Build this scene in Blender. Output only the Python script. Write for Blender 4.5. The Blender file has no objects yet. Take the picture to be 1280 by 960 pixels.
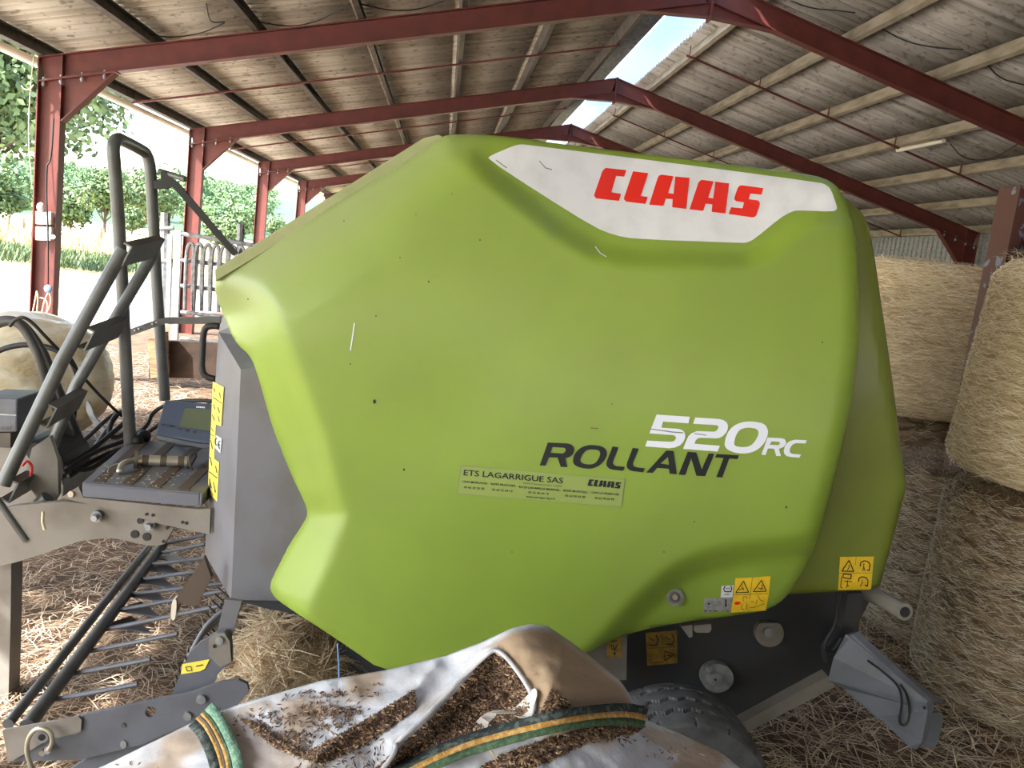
import bpy, bmesh, math, random
from mathutils import Vector, Matrix, noise
from mathutils.geometry import tessellate_polygon
random.seed(7)
S = bpy.context.scene; COL = S.collection
PI = math.pi
# ---------------------------------------------------------------- camera
F = 1040.0; YAW, PITCH, ROLL = 0.09906, 0.14706, 0.12071; H = 2.2
fw = Vector((math.sin(YAW)*math.cos(PITCH), math.cos(YAW)*math.cos(PITCH), -math.sin(PITCH)))
r0 = Vector((math.cos(YAW), -math.sin(YAW), 0)); u0 = r0.cross(fw)
RT = r0*math.cos(ROLL)+u0*math.sin(ROLL); UP = -r0*math.sin(ROLL)+u0*math.cos(ROLL)
cd = bpy.data.cameras.new('camera'); cam = bpy.data.objects.new('camera', cd); COL.objects.link(cam)
cd.sensor_width = 36; cd.lens = 36*F/1280; cd.clip_start = .05; cd.clip_end = 2000
cam.matrix_world = Matrix(((RT.x, UP.x, -fw.x, 0), (RT.y, UP.y, -fw.y, 0), (RT.z, UP.z, -fw.z, H), (0, 0, 0, 1)))
S.camera = cam
CAM = Vector((0, 0, H))
def ray(px, py): return fw+RT*((px-640)/F)-UP*((py-480)/F)
def P(px, py, Y):
    d = ray(px, py); return CAM+d*(Y/d.y)
def G(px, py, z=0.):
    d = ray(px, py); return CAM+d*((z-H)/d.z)
# ---------------------------------------------------------------- materials
def hexc(r, g, b):
    f = lambda c: (c/255/12.92) if c/255 <= .04045 else ((c/255+.055)/1.055)**2.4
    return (f(r), f(g), f(b), 1)
def mat(name, c, rough=.6, metal=0, c2=None, scale=8, amt=(.4, .7), stretch=(1, 1, 1), bump=0, bscale=40, coat=0, alpha=1, trans=0, attr=None, c3=None, detail=6):
    m = bpy.data.materials.new(name); m.use_nodes = True; n = m.node_tree.nodes; l = m.node_tree.links
    b = n['Principled BSDF']; b.inputs['Roughness'].default_value = rough; b.inputs['Metallic'].default_value = metal
    b.inputs['Coat Weight'].default_value = coat; b.inputs['Coat Roughness'].default_value = .12; b.inputs['Alpha'].default_value = alpha
    b.inputs['Transmission Weight'].default_value = trans
    b.inputs['Base Color'].default_value = c
    tc = n.new('ShaderNodeTexCoord'); mp = n.new('ShaderNodeMapping'); mp.inputs['Scale'].default_value = stretch
    l.new(tc.outputs['Object'], mp.inputs['Vector'])
    out = None
    if c2 is not None:
        nz = n.new('ShaderNodeTexNoise'); nz.inputs['Scale'].default_value = scale; nz.inputs['Detail'].default_value = detail
        l.new(mp.outputs[0], nz.inputs['Vector'])
        mr = n.new('ShaderNodeMapRange'); mr.inputs[1].default_value = amt[0]; mr.inputs[2].default_value = amt[1]
        l.new(nz.outputs[0], mr.inputs[0])
        mx = n.new('ShaderNodeMix'); mx.data_type = 'RGBA'; mx.inputs[6].default_value = c; mx.inputs[7].default_value = c2
        l.new(mr.outputs[0], mx.inputs[0]); out = mx.outputs[2]
    if attr:
        at = n.new('ShaderNodeAttribute'); at.attribute_name = attr
        mx = n.new('ShaderNodeMix'); mx.data_type = 'RGBA'; mx.inputs[6].default_value = c; mx.inputs[7].default_value = c3
        if out: l.new(out, mx.inputs[6])
        l.new(at.outputs['Fac'], mx.inputs[0]); out = mx.outputs[2]
    if out: l.new(out, b.inputs['Base Color'])
    if bump:
        nz = n.new('ShaderNodeTexNoise'); nz.inputs['Scale'].default_value = bscale; nz.inputs['Detail'].default_value = 5
        l.new(mp.outputs[0], nz.inputs['Vector'])
        bp = n.new('ShaderNodeBump'); bp.inputs['Strength'].default_value = bump; bp.inputs['Distance'].default_value = .01
        l.new(nz.outputs[0], bp.inputs['Height']); l.new(bp.outputs[0], b.inputs['Normal'])
    return m
M = {}
M['green'] = mat('green_plastic', hexc(130, 156, 56), .42, c2=hexc(125, 149, 58), scale=2.5, coat=.12, attr='dust', c3=hexc(142, 154, 108))  # attribute pales the upper-left bevel as if it reflected the sky
M['green_rear'] = mat('green_rear_plastic', hexc(116, 128, 46), .45, c2=hexc(108, 118, 44), scale=3, coat=.2)  # hood green darkened to paint in the rear panel's shade
M['green_dusty'] = mat('green_dusty', hexc(158, 164, 118), .6, c2=hexc(142, 150, 104), scale=6)
M['decal_white'] = mat('decal_white', hexc(218, 222, 228), .35, c2=hexc(206, 209, 214), scale=12)
M['decal_red'] = mat('decal_red', hexc(222, 40, 22), .4)
M['decal_black'] = mat('decal_black', hexc(16, 20, 28), .6)
M['text_white'] = mat('text_white', hexc(226, 232, 248), .4)
M['yellow'] = mat('sticker_yellow', hexc(240, 200, 40), .5, c2=hexc(222, 184, 40), scale=30)
M['yellow_dirty'] = mat('sticker_yellow_grimy', hexc(166, 132, 50), .6, c2=hexc(110, 86, 44), scale=25)  # sticker yellow darkened for the shade under the hood
M['yellow_pale'] = mat('sticker_yellow_pale', hexc(240, 222, 90), .5)
M['sticker_green'] = mat('sticker_clear_green', hexc(138, 158, 82), .4)
M['silver_sticker'] = mat('sticker_silver', hexc(150, 150, 150), .4, c2=hexc(120, 120, 122), scale=60)
M['red_steel'] = mat('oxide_red_steel', hexc(102, 44, 37), .55, c2=hexc(84, 36, 31), scale=5, amt=(.35, .7), bump=.1)
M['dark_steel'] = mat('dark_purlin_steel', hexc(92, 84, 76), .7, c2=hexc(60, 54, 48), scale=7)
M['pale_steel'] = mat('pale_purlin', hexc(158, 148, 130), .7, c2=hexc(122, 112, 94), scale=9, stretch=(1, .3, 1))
M['galv'] = mat('galvanised', hexc(178, 182, 188), .42, .6, c2=hexc(130, 134, 142), scale=14)
M['skylight'] = mat('skylight_sheet', hexc(206, 220, 244), .35, trans=.85)
M['galv_dull'] = mat('galvanised_dull', hexc(150, 152, 154), .55, .3, c2=hexc(112, 114, 118), scale=20)
M['tube'] = mat('grey_tube_paint', hexc(92, 94, 94), .38, .1, c2=hexc(76, 76, 74), scale=10)
M['grey_paint'] = mat('grey_paint', hexc(128, 124, 118), .5, c2=hexc(106, 100, 92), scale=5, bump=.05)
M['grey_box'] = mat('grey_box_paint', hexc(108, 110, 118), .45, c2=hexc(92, 88, 86), scale=4, amt=(.4, .75))
M['grey_blue'] = mat('blue_grey_paint', hexc(96, 100, 110), .45, c2=hexc(84, 86, 92), scale=7)
M['tray'] = mat('tray_paint', hexc(96, 100, 112), .5, c2=hexc(120, 112, 100), scale=9, amt=(.55, .75))
M['brown_strip'] = mat('grip_strip', hexc(84, 72, 62), .8)
M['dark_body'] = mat('dark_body', hexc(44, 48, 54), .6, c2=hexc(58, 52, 46), scale=5, amt=(.45,.75))
M['black'] = mat('black_rubber', hexc(30, 30, 32), .6)
M['cable'] = mat('cable_grey', hexc(70, 68, 66), .55)
M['rubber'] = mat('tyre_rubber', hexc(92, 94, 98), .75, c2=hexc(66, 66, 68), scale=16, bump=.2, bscale=120)
M['steel'] = mat('bright_steel', hexc(190, 186, 172), .35, .7)
M['screen'] = mat('screen_glass', hexc(96, 104, 84), .2)
M['housing'] = mat('monitor_housing', hexc(74, 84, 104), .45)
M['fabric'] = mat('sack_fabric', hexc(204, 208, 218), .8, c2=hexc(182, 184, 192), scale=9, bump=.25, bscale=60, attr='stain', c3=hexc(158, 134, 106))
M['film'] = mat('inner_film', hexc(214, 208, 202), .35, bump=.3, bscale=30)
M['seed'] = mat('seed', hexc(74, 50, 40), .6, attr='tone', c3=hexc(206, 172, 134), c2=hexc(44, 30, 26), scale=60)
M['strap_green'] = mat('strap_green', hexc(58, 86, 62), .85, c2=hexc(84, 110, 80), scale=90, amt=(.45, .6), bump=.5, bscale=260)
M['strap_dark'] = mat('strap_dark', hexc(40, 50, 50), .85, c2=hexc(86, 98, 92), scale=70, amt=(.5, .62), bump=.5, bscale=260)
M['strap_yellow'] = mat('strap_yellow', hexc(180, 132, 62), .85, c2=hexc(206, 172, 112), scale=90, amt=(.45, .6), bump=.5, bscale=260)
M['strap_pale'] = mat('strap_pale_green', hexc(104, 146, 124), .85, c2=hexc(140, 172, 150), scale=90, amt=(.45, .6), bump=.5, bscale=260)
M['straw'] = mat('straw', hexc(126, 98, 74), .75, attr='tone', c3=hexc(226, 208, 180))
M['hay'] = mat('hay', hexc(160, 132, 94), .7, attr='tone', c3=hexc(250, 236, 206))
M['bale_straw_old'] = mat('weathered_bale_straw', hexc(122, 102, 78), .75, attr='tone', c3=hexc(214, 204, 186))  # straw of the lower bales, with their shade put into the colour
M['bale_old'] = mat('weathered_bale_core', hexc(146, 124, 96), .9, c2=hexc(90, 72, 52), scale=5, stretch=(1, 1, 5), amt=(.38, .62), bump=.6, bscale=50)  # bale body darkened for the shade low in the stack
M['bale_straw'] = mat('bale_straw', hexc(206, 182, 140), .7, attr='tone', c3=hexc(255, 248, 228))
M['bale'] = mat('bale_core', hexc(224, 204, 166), .9, c2=hexc(176, 150, 112), scale=7, stretch=(1, 1, 9), amt=(.35, .65), bump=.4, bscale=50)
M['floor'] = mat('straw_floor', hexc(106, 84, 62), .95, c2=hexc(72, 54, 40), scale=5, bump=1, bscale=30)
M['yard'] = mat('yard_earth', hexc(222, 214, 200), .95, c2=hexc(206, 196, 178), scale=.8, bump=.3, bscale=5)
M['drygrass'] = mat('dry_grass', hexc(200, 184, 140), .95, c2=hexc(160, 150, 92), scale=.35, bump=.6, bscale=3)
M['grass'] = mat('green_grass', hexc(96, 124, 58), .9, c2=hexc(130, 140, 76), scale=2)
M['leaf'] = mat('leaf', hexc(50, 70, 38), .6, attr='tone', c3=hexc(104, 128, 74))
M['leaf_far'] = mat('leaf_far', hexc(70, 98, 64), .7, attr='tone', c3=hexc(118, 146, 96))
M['bark'] = mat('bark', hexc(88, 74, 60), .9, c2=hexc(60, 50, 42), scale=12, bump=.6)
M['wood'] = mat('weathered_wood', hexc(150, 124, 92), .85, c2=hexc(90, 68, 48), scale=5, stretch=(1, 1, 6), bump=.4)
M['dark_wood'] = mat('dark_trough', hexc(62, 46, 34), .9, c2=hexc(40, 29, 22), scale=6, bump=.4)
M['white_plastic'] = mat('white_box_plastic', hexc(226, 224, 216), .5)
M['wrap'] = mat('bag_plastic', hexc(238, 234, 214), .3, c2=hexc(214, 192, 140), scale=3, stretch=(1, 1, 2), amt=(.4, .7), bump=1.6, bscale=11)
M['gutter'] = mat('gutter_pvc', hexc(214, 206, 190), .5)
M['redpaint'] = mat('worn_red_paint', hexc(88, 50, 42), .6, c2=hexc(120, 130, 150), scale=9, amt=(.6, .64))
M['string'] = mat('baling_string', hexc(210, 196, 160), .8)
M['blue_string'] = mat('blue_string', hexc(110, 150, 210), .6)

# fibre cement: corrugated sheets, mottled by dirt
def roof_mat(name, base, dirt):
    m = bpy.data.materials.new(name); m.use_nodes = True; n = m.node_tree.nodes; l = m.node_tree.links
    b = n['Principled BSDF']; b.inputs['Roughness'].default_value = .9
    tc = n.new('ShaderNodeTexCoord'); mp = n.new('ShaderNodeMapping'); mp.inputs['Scale'].default_value = (.22, 12, .22)
    l.new(tc.outputs['Object'], mp.inputs[0])
    a = n.new('ShaderNodeTexNoise'); a.inputs['Scale'].default_value = 1.1; a.inputs['Detail'].default_value = 8; l.new(mp.outputs[0], a.inputs[0])
    r = n.new('ShaderNodeMapRange'); r.inputs[1].default_value = .42; r.inputs[2].default_value = .72; l.new(a.outputs[0], r.inputs[0])
    mp2 = n.new('ShaderNodeMapping'); mp2.inputs['Scale'].default_value = (1, 2.2, 1); l.new(tc.outputs['Object'], mp2.inputs[0])
    a2 = n.new('ShaderNodeTexNoise'); a2.inputs['Scale'].default_value = 9; a2.inputs['Detail'].default_value = 4; l.new(mp2.outputs[0], a2.inputs[0])
    r2 = n.new('ShaderNodeMapRange'); r2.inputs[1].default_value = .56; r2.inputs[2].default_value = .66; r2.inputs[4].default_value = .55; l.new(a2.outputs[0], r2.inputs[0])
    m1 = n.new('ShaderNodeMix'); m1.data_type = 'RGBA'; m1.inputs[6].default_value = base; m1.inputs[7].default_value = dirt; l.new(r.outputs[0], m1.inputs[0])
    m2 = n.new('ShaderNodeMix'); m2.data_type = 'RGBA'; m2.inputs[7].default_value = hexc(88, 74, 56); l.new(m1.outputs[2], m2.inputs[6]); l.new(r2.outputs[0], m2.inputs[0])
    l.new(m2.outputs[2], b.inputs['Base Color'])
    return m
M['roof_l'] = roof_mat('fibre_cement_tan', hexc(210, 204, 190), hexc(156, 147, 128))  # left slope coloured lighter, as lit by bounce from the ground
M['roof_r'] = roof_mat('fibre_cement_grey', hexc(178, 174, 166), hexc(128, 123, 112))  # same sheeting coloured darker for the less lit right slope

# ---------------------------------------------------------------- mesh builder
class MB:
    def __init__(s): s.v = []; s.f = []; s.m = []; s.t = None
    def add(s, vs, fs, mi=0):
        o = len(s.v); s.v += [tuple(v) for v in vs]; s.f += [tuple(i+o for i in f) for f in fs]; s.m += [mi]*len(fs); return s
    def box(s, c, sz, rot=None, mi=0):
        c = Vector(c); vs = []
        for x in (-.5, .5):
            for y in (-.5, .5):
                for z in (-.5, .5):
                    p = Vector((x*sz[0], y*sz[1], z*sz[2]))
                    if rot: p = rot @ p
                    vs.append(c+p)
        return s.add(vs, [(0, 1, 3, 2), (4, 6, 7, 5), (0, 4, 5, 1), (2, 3, 7, 6), (0, 2, 6, 4), (1, 5, 7, 3)], mi)
    def tube(s, pts, r, n=10, mi=0, caps=True, rr=None):
        pts = [Vector(p) for p in pts]; L = len(pts); rings = []; prev = None
        for i, p in enumerate(pts):
            t = (pts[min(i+1, L-1)]-pts[max(i-1, 0)]).normalized()
            if prev is None:
                a = Vector((0, 0, 1)) if abs(t.z) < .9 else Vector((1, 0, 0)); u = t.cross(a).normalized()
            else: u = (prev-t*prev.dot(t)).normalized()
            prev = u; w = t.cross(u); q = rr[i] if rr else r
            rings.append([p+(u*math.cos(2*PI*k/n)+w*math.sin(2*PI*k/n))*q for k in range(n)])
        vs = [v for g in rings for v in g]; fs = []
        for i in range(L-1):
            for k in range(n): fs.append((i*n+k, i*n+(k+1) % n, (i+1)*n+(k+1) % n, (i+1)*n+k))
        if caps: fs += [tuple(range(n))[::-1], tuple((L-1)*n+k for k in range(n))]
        return s.add(vs, fs, mi)
    def sweep(s, a, b, prof, side, up, mi=0):
        # closed 2D profile swept from a to b
        a, b = Vector(a), Vector(b); side = Vector(side).normalized(); up = Vector(up).normalized(); n = len(prof)
        vs = [a+side*x+up*y for x, y in prof]+[b+side*x+up*y for x, y in prof]
        fs = [(k, (k+1) % n, n+(k+1) % n, n+k) for k in range(n)]
        tr = tessellate_polygon([[Vector((x, y, 0)) for x, y in prof]])
        fs += [tuple(t) for t in tr]+[tuple(n+i for i in t[::-1]) for t in tr]
        return s.add(vs, fs, mi)
    def plate(s, front, off, holes=(), mi=0):
        # front: list of 3D points (planar-ish), extruded by vector off
        loops = [list(front)]+[list(h) for h in holes]; off = Vector(off)
        vs = [v for lp in loops for v in lp]; n = len(vs)
        tr = tessellate_polygon([[Vector(v) for v in lp] for lp in loops])
        fs = [tuple(t) for t in tr]+[tuple(n+i for i in t[::-1]) for t in tr]
        o = 0
        for lp in loops:
            k = len(lp)
            fs += [(o+i, o+(i+1) % k, n+o+(i+1) % k, n+o+i) for i in range(k)]; o += k
        return s.add(vs+[Vector(v)+off for v in vs], fs, mi)
    def cyl(s, a, b, r, n=20, mi=0, r2=None): return s.tube([a, b], r, n, mi, rr=[r, r if r2 is None else r2])
    def ball(s, c, r, n=10, sc=(1, 1, 1), mi=0):
        vs = []; fs = []; c = Vector(c)
        for i in range(n+1):
            for k in range(2*n):
                a = PI*i/n; b = PI*k/n
                vs.append(c+Vector((math.sin(a)*math.cos(b)*sc[0], math.sin(a)*math.sin(b)*sc[1], math.cos(a)*sc[2]))*r)
        for i in range(n):
            for k in range(2*n): fs.append((i*2*n+k, i*2*n+(k+1) % (2*n), (i+1)*2*n+(k+1) % (2*n), (i+1)*2*n+k))
        return s.add(vs, fs, mi)
    def build(s, name, mats, parent=None, smooth=False, tone=None, bevel=0, attr='tone', fix=True, local=False, origin=True):
        # vertices come in world coordinates (local=True: already relative to the parent)
        sh = Vector((0, 0, 0)); own = False
        if parent and not local:
            q = parent
            while q.parent: q = q.parent
            sh = q.location.copy()
        elif not parent and origin and s.v:
            xs = [v[0] for v in s.v]; ys = [v[1] for v in s.v]; zs = [v[2] for v in s.v]
            sh = Vector(((min(xs)+max(xs))/2, (min(ys)+max(ys))/2, min(zs))); own = True
        if sh.length > 0: s.v = [(v[0]-sh.x, v[1]-sh.y, v[2]-sh.z) for v in s.v]
        me = bpy.data.meshes.new(name); me.from_pydata(s.v, [], s.f); me.update()
        if not isinstance(mats, (list, tuple)): mats = [mats]
        for m in mats: me.materials.append(M[m])
        if len(mats) > 1: me.polygons.foreach_set('material_index', s.m)
        if tone is not None:
            at = me.attributes.new(attr, 'FLOAT', 'POINT'); at.data.foreach_set('value', tone)
        if fix:
            bm = bmesh.new(); bm.from_mesh(me); bmesh.ops.recalc_face_normals(bm, faces=bm.faces); bm.to_mesh(me); bm.free()
        if smooth == 'auto':
            me.polygons.foreach_set('use_smooth', [True]*len(me.polygons))
            try: me.set_sharp_from_angle(angle=.6)
            except Exception: pass
        elif smooth: me.polygons.foreach_set('use_smooth', [True]*len(me.polygons))
        o = bpy.data.objects.new(name, me); COL.objects.link(o)
        if own: o.location = sh
        if parent: o.parent = parent
        if bevel:
            bv = o.modifiers.new('bevel', 'BEVEL'); bv.width = bevel; bv.segments = 2; bv.limit_method = 'ANGLE'
        return o
def tag(o, label, cat, group=None, kind=None):
    o['label'] = label; o['category'] = cat
    if group: o['group'] = group
    if kind: o['kind'] = kind
    return o
def lab(o, label): o['label'] = label; return o
def empty(name, loc, label, cat, group=None):
    o = bpy.data.objects.new(name, None); o.empty_display_size = .2; COL.objects.link(o); o.location = loc
    return tag(o, label, cat, group)
def struct(o): o['kind'] = 'structure'; return o
def copy_tree(root, loc, label, group=None):
    r = root.copy(); COL.objects.link(r); r.location = loc; r['label'] = label
    if group: r['group'] = group
    for ch in list(root.children):
        c = ch.copy(); COL.objects.link(c); c.parent = r
        for g in list(ch.children):
            d = g.copy(); COL.objects.link(d); d.parent = c
    return r
def chaikin(p, it=2, closed=True):
    for _ in range(it):
        q = []; n = len(p)
        rng = range(n) if closed else range(n-1)
        if not closed: q.append(p[0])
        for i in rng:
            a = p[i]; b = p[(i+1) % n]
            q.append(tuple(a[k]*.75+b[k]*.25 for k in range(len(a)))); q.append(tuple(a[k]*.25+b[k]*.75 for k in range(len(a))))
        if not closed: q.append(p[-1])
        p = q
    return p
def spline(p, it=3): return chaikin([tuple(x) for x in p], it, False)
def sstep(a, b, x):
    t = min(1, max(0, (x-a)/(b-a))); return t*t*(3-2*t)
def sd(poly, x, y):
    # signed distance to an open polyline; positive on the right-hand side in pixel space (y down)
    best = 1e9; sg = 1; n = len(poly)
    for i in range(n-1):
        ax, ay = poly[i]; bx, by = poly[i+1]; dx, dy = bx-ax, by-ay
        t = ((x-ax)*dx+(y-ay)*dy)/(dx*dx+dy*dy)
        if i > 0: t = max(0, t)
        if i < n-2: t = min(1, t)
        qx, qy = ax+t*dx, ay+t*dy; d = math.hypot(x-qx, y-qy)
        if d < best-1e-6: best = d; sg = 1 if dx*(y-ay)-dy*(x-ax) > 0 else -1
    return best*sg
def dedge(poly, x, y):
    best = 1e9; n = len(poly)
    for i in range(n):
        ax, ay = poly[i]; bx, by = poly[(i+1) % n]; dx, dy = bx-ax, by-ay
        t = min(1, max(0, ((x-ax)*dx+(y-ay)*dy)/(dx*dx+dy*dy+1e-9)))
        best = min(best, math.hypot(x-ax-t*dx, y-ay-t*dy))
    return best
def inside(poly, x, y):
    c = False; n = len(poly); j = n-1
    for i in range(n):
        xi, yi = poly[i]; xj, yj = poly[j]
        if (yi > y) != (yj > y) and x < (xj-xi)*(y-yi)/(yj-yi)+xi: c = not c
        j = i
    return c
def gridpoly(poly, step):
    bm = bmesh.new(); vs = [bm.verts.new((x, y, 0)) for x, y in poly]; bm.faces.new(vs)
    xs = [p[0] for p in poly]; ys = [p[1] for p in poly]
    for ax, lo, hi in ((0, min(xs), max(xs)), (1, min(ys), max(ys))):
        c = math.floor(lo/step)*step+step
        while c < hi:
            co = (c, 0, 0) if ax == 0 else (0, c, 0); no = (1, 0, 0) if ax == 0 else (0, 1, 0)
            bmesh.ops.bisect_plane(bm, geom=bm.verts[:]+bm.edges[:]+bm.faces[:], plane_co=co, plane_no=no, dist=1e-4)
            c += step
    return bm

# ================================================================ THE BARN
A_, HE, B_, HR, D0 = 5.0329, 1.71342+H, 3.01123, 3.75281+H, 10.90217
XR = 2*B_+A_; SL = (HR-HE)/(A_+B_)
def zr(x): return HR-SL*abs(x-B_)
FY = [D0+6*k for k in range(5)]
ordn = ['nearest', 'second', 'third', 'fourth', 'farthest']
def ibeam(mb, a, b, h, w, side, up, mi=0, t=.012, tw=.01, top=0):
    # I-section; its top flange at offset 'top' from the line a-b
    y1 = top; y0 = top-h
    prof = [(-w/2, y0), (w/2, y0), (w/2, y0+t), (tw/2, y0+t), (tw/2, y1-t), (w/2, y1-t), (w/2, y1), (-w/2, y1), (-w/2, y1-t), (-tw/2, y1-t), (-tw/2, y0+t), (-w/2, y0+t)]
    mb.sweep(a, b, prof, side, up, mi)
ang = math.atan(SL)
for k, y in enumerate(FY):
    fr = empty('portal_frame', (B_, y, 0), 'red steel portal frame, '+{0: 'nearest of the row, its peak at the top picture edge', 1: 'second of the row, crossing just above the green machine', 2: 'third of the row, its peak just above the white decal', 3: 'fourth of the row, its left knee above the hood', 4: 'farthest of the row, mostly hidden by the hood'}[k], 'steel frame')
    for sgn, x0 in ((-1, -A_), (1, XR)):
        mb = MB()
        ztop = zr(x0)-.29; xin_ = x0-sgn*.28; mb.plate([Vector((x0, y-.009, zr(x0)-.34)), Vector((xin_, y-.009, zr(xin_)-.39)), Vector((xin_, y-.009, zr(xin_)-.26)), Vector((x0, y-.009, zr(x0)-.26))], (0, .018, 0))
        xl = x0 if sgn < 0 else x0-.28
        ibeam(mb, (xl, y, 0), (xl, y, ztop), .28, .16, (0, 1, 0), (1, 0, 0), top=.28, t=.014)
        for xs_ in (x0-sgn*.004, x0-sgn*.276): mb.box((xs_, y, zr(xs_)-.15), (.012, .15, .27))
        mb.build('column', 'red_steel', fr)
        mb = MB(); up = Vector((sgn*math.sin(ang), 0, math.cos(ang)))
        ibeam(mb, (x0, y, zr(x0)), (B_, y, HR), .27, .15, (0, 1, 0), up)
        mb.build('rafter', 'red_steel', fr)
        # knee haunch: triangular web with a sloping flange
        mb = MB(); xin = x0-sgn*.28
        pA = Vector((xin, y, zr(xin)-.27)); pB = Vector((xin-sgn*.62, y, zr(xin-sgn*.62)-.27)); pC = Vector((xin, y, zr(xin)-.27-.52))
        mb.plate([pA+Vector((0, -.006, 0)), pB+Vector((0, -.006, 0)), pC+Vector((0, -.006, 0))], (0, .012, 0))
        dr = (pB-pC).normalized(); nn = dr.cross(Vector((0, 1, 0)))
        mb.sweep(pC, pB, [(-.075, -.007), (.075, -.007), (.075, .007), (-.075, .007)], (0, 1, 0), nn)
        mb.build('haunch', 'red_steel', fr)
        mb = MB()
        mb.sweep((x0, y, zr(x0)-.285), (xin-sgn*.62, y, zr(xin-sgn*.62)-.285), [(-.08, -.008), (.08, -.008), (.08, .008), (-.08, .008)], (0, 1, 0), up)
        mb.build('end_plate', 'red_steel', fr)
        for q in (.06, .26, .5, .76):
            for yy in (-.05,):
                mb = MB(); c = Vector((x0-sgn*q, y+yy, zr(x0-sgn*q)-.3)); mb.cyl(c+Vector((0, 0, .055)), c-Vector((0, 0, .05)), .012, 8); mb.cyl(c-Vector((0, 0, .01)), c-Vector((0, 0, .035)), .02, 6); mb.build('bolt', 'galv', fr)
    mb = MB()   # apex haunch
    w = .85
    mb.plate([Vector((B_-w, y-.006, zr(B_-w)-.27)), Vector((B_, y-.006, HR-.26)), Vector((B_+w, y-.006, zr(B_+w)-.27)), Vector((B_, y-.006, HR-.43))], (0, .012, 0))
    mb.sweep((B_-w, y, zr(B_-w)-.275), (B_, y, HR-.44), [(-.07, -.006), (.07, -.006), (.07, .006), (-.07, .006)], (0, 1, 0), (0, 0, 1))
    mb.sweep((B_+w, y, zr(B_+w)-.275), (B_, y, HR-.44), [(-.07, -.006), (.07, -.006), (.07, .006), (-.07, .006)], (0, 1, 0), (0, 0, 1))
    mb.build('apex_haunch', 'red_steel', fr)
    mb = MB(); mb.box((B_, y, HR-.24), (.03, .16, .5)); mb.build('apex_plate', 'red_steel', fr)
# purlins (C-section on the rafters)
Y0, Y1 = -12.4, 37.  # roof extended unseen behind the camera to cut light from there
PX = [B_-.63-1.237*i for i in range(7)]
cnt = ['lowest, at the eave', 'second up from the eave', 'third up from the eave', 'fourth up from the eave', 'third down from the ridge', 'second down from the ridge', 'topmost, along the ridge opening']
for i, x in enumerate(PX):
    for sgn in (-1, 1):
        xx = x if sgn < 0 else 2*B_-x
        up = Vector((sgn*math.sin(ang), 0, math.cos(ang))); sd_ = Vector((math.cos(ang), 0, -sgn*math.sin(ang)))*(1)
        mb = MB(); hh = .17; w = .07
        prof = [(0, 0), (w, 0), (w, .02), (w-.008, .02), (w-.008, .008), (.008, .008), (.008, hh-.008), (w-.008, hh-.008), (w-.008, hh-.02), (w, hh-.02), (w, hh), (0, hh)]
        prof = [(-sgn*a, b) for a, b in prof] if sgn < 0 else [(a, b) for a, b in prof]
        a = Vector((xx, Y0, zr(xx)+.004)); b = Vector((xx, Y1, zr(xx)+.004))
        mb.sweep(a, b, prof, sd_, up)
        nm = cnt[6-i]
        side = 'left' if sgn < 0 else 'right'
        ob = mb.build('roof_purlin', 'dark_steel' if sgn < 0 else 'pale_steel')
        tag(ob, ('dark' if sgn < 0 else 'pale')+' roof purlin under the %s slope, %s' % (side, nm), 'purlin', 'purlins under the %s roof slope' % side)
# corrugated sheets
def roof_side(sgn):
    mb = MB(); ny = int((Y1-Y0)/.0295)
    xs = [B_+sgn*.5]+[B_+sgn*(.63+1.237*i+.12) for i in range(1, 6)]+[B_+sgn*(A_+B_+.28)]
    for r in range(6):
        xa, xb = xs[r], xs[r+1]+sgn*(.16 if r < 5 else 0)
        vs = []
        for j in range(ny+1):
            y = Y0+j*.0295; w = .03*math.sin(2*PI*y/.177)
            for (xq, lift) in ((xa, .205), ((xa+xb)/2, .216), (xb, .228)):
                vs.append((xq, y, zr(xq)+lift+w+.01*math.sin(y*1.9+xq*3)*0))
        fs = []
        for j in range(ny):
            for q in range(2): fs.append((j*3+q, j*3+q+1, j*3+q+4, j*3+q+3))
        mb.add(vs, fs)
    o = mb.build('ceiling', 'roof_l' if sgn < 0 else 'roof_r', smooth=True, fix=False)
    md = o.modifiers.new('thick', 'SOLIDIFY'); md.thickness = .007; md.offset = 1
    return struct(o)
roof_side(-1); roof_side(1)
# ridge cap: corrugated metal wing and a smooth wing, raised over the opening
mb = MB(); ny = int((Y1-Y0)/.02); vs = []
for j in range(ny+1):
    y = Y0+j*.02; w = .012*math.sin(2*PI*y/.1)
    for xq in (B_-.75, B_-.35, B_+.02): vs.append((xq, y, zr(xq)+.31+w))
mb.add(vs, [(j*3+q, j*3+q+1, j*3+q+4, j*3+q+3) for j in range(ny) for q in range(2)])
rv = empty('ridge_vent', (B_, 10, HR+.3), 'raised metal capping over the open slot along the barn ridge', 'ridge vent'); sh_ = rv.location; mb.v = [(a-sh_.x, b-sh_.y, c-sh_.z) for a, b, c in mb.v]; o = mb.build('corrugated_wing', 'galv', rv, smooth=True, fix=False, local=True)
mb = MB(); mb.sweep((B_+.16, Y0, zr(B_+.16)+.33), (B_+.16, Y1, zr(B_+.16)+.33), [(-.1, -.004), (.5, -.004), (.5, .004), (-.1, .004)], (math.cos(ang), 0, -math.sin(ang)), (math.sin(ang), 0, math.cos(ang)))
o = mb.build('smooth_wing', 'skylight', rv)
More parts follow.
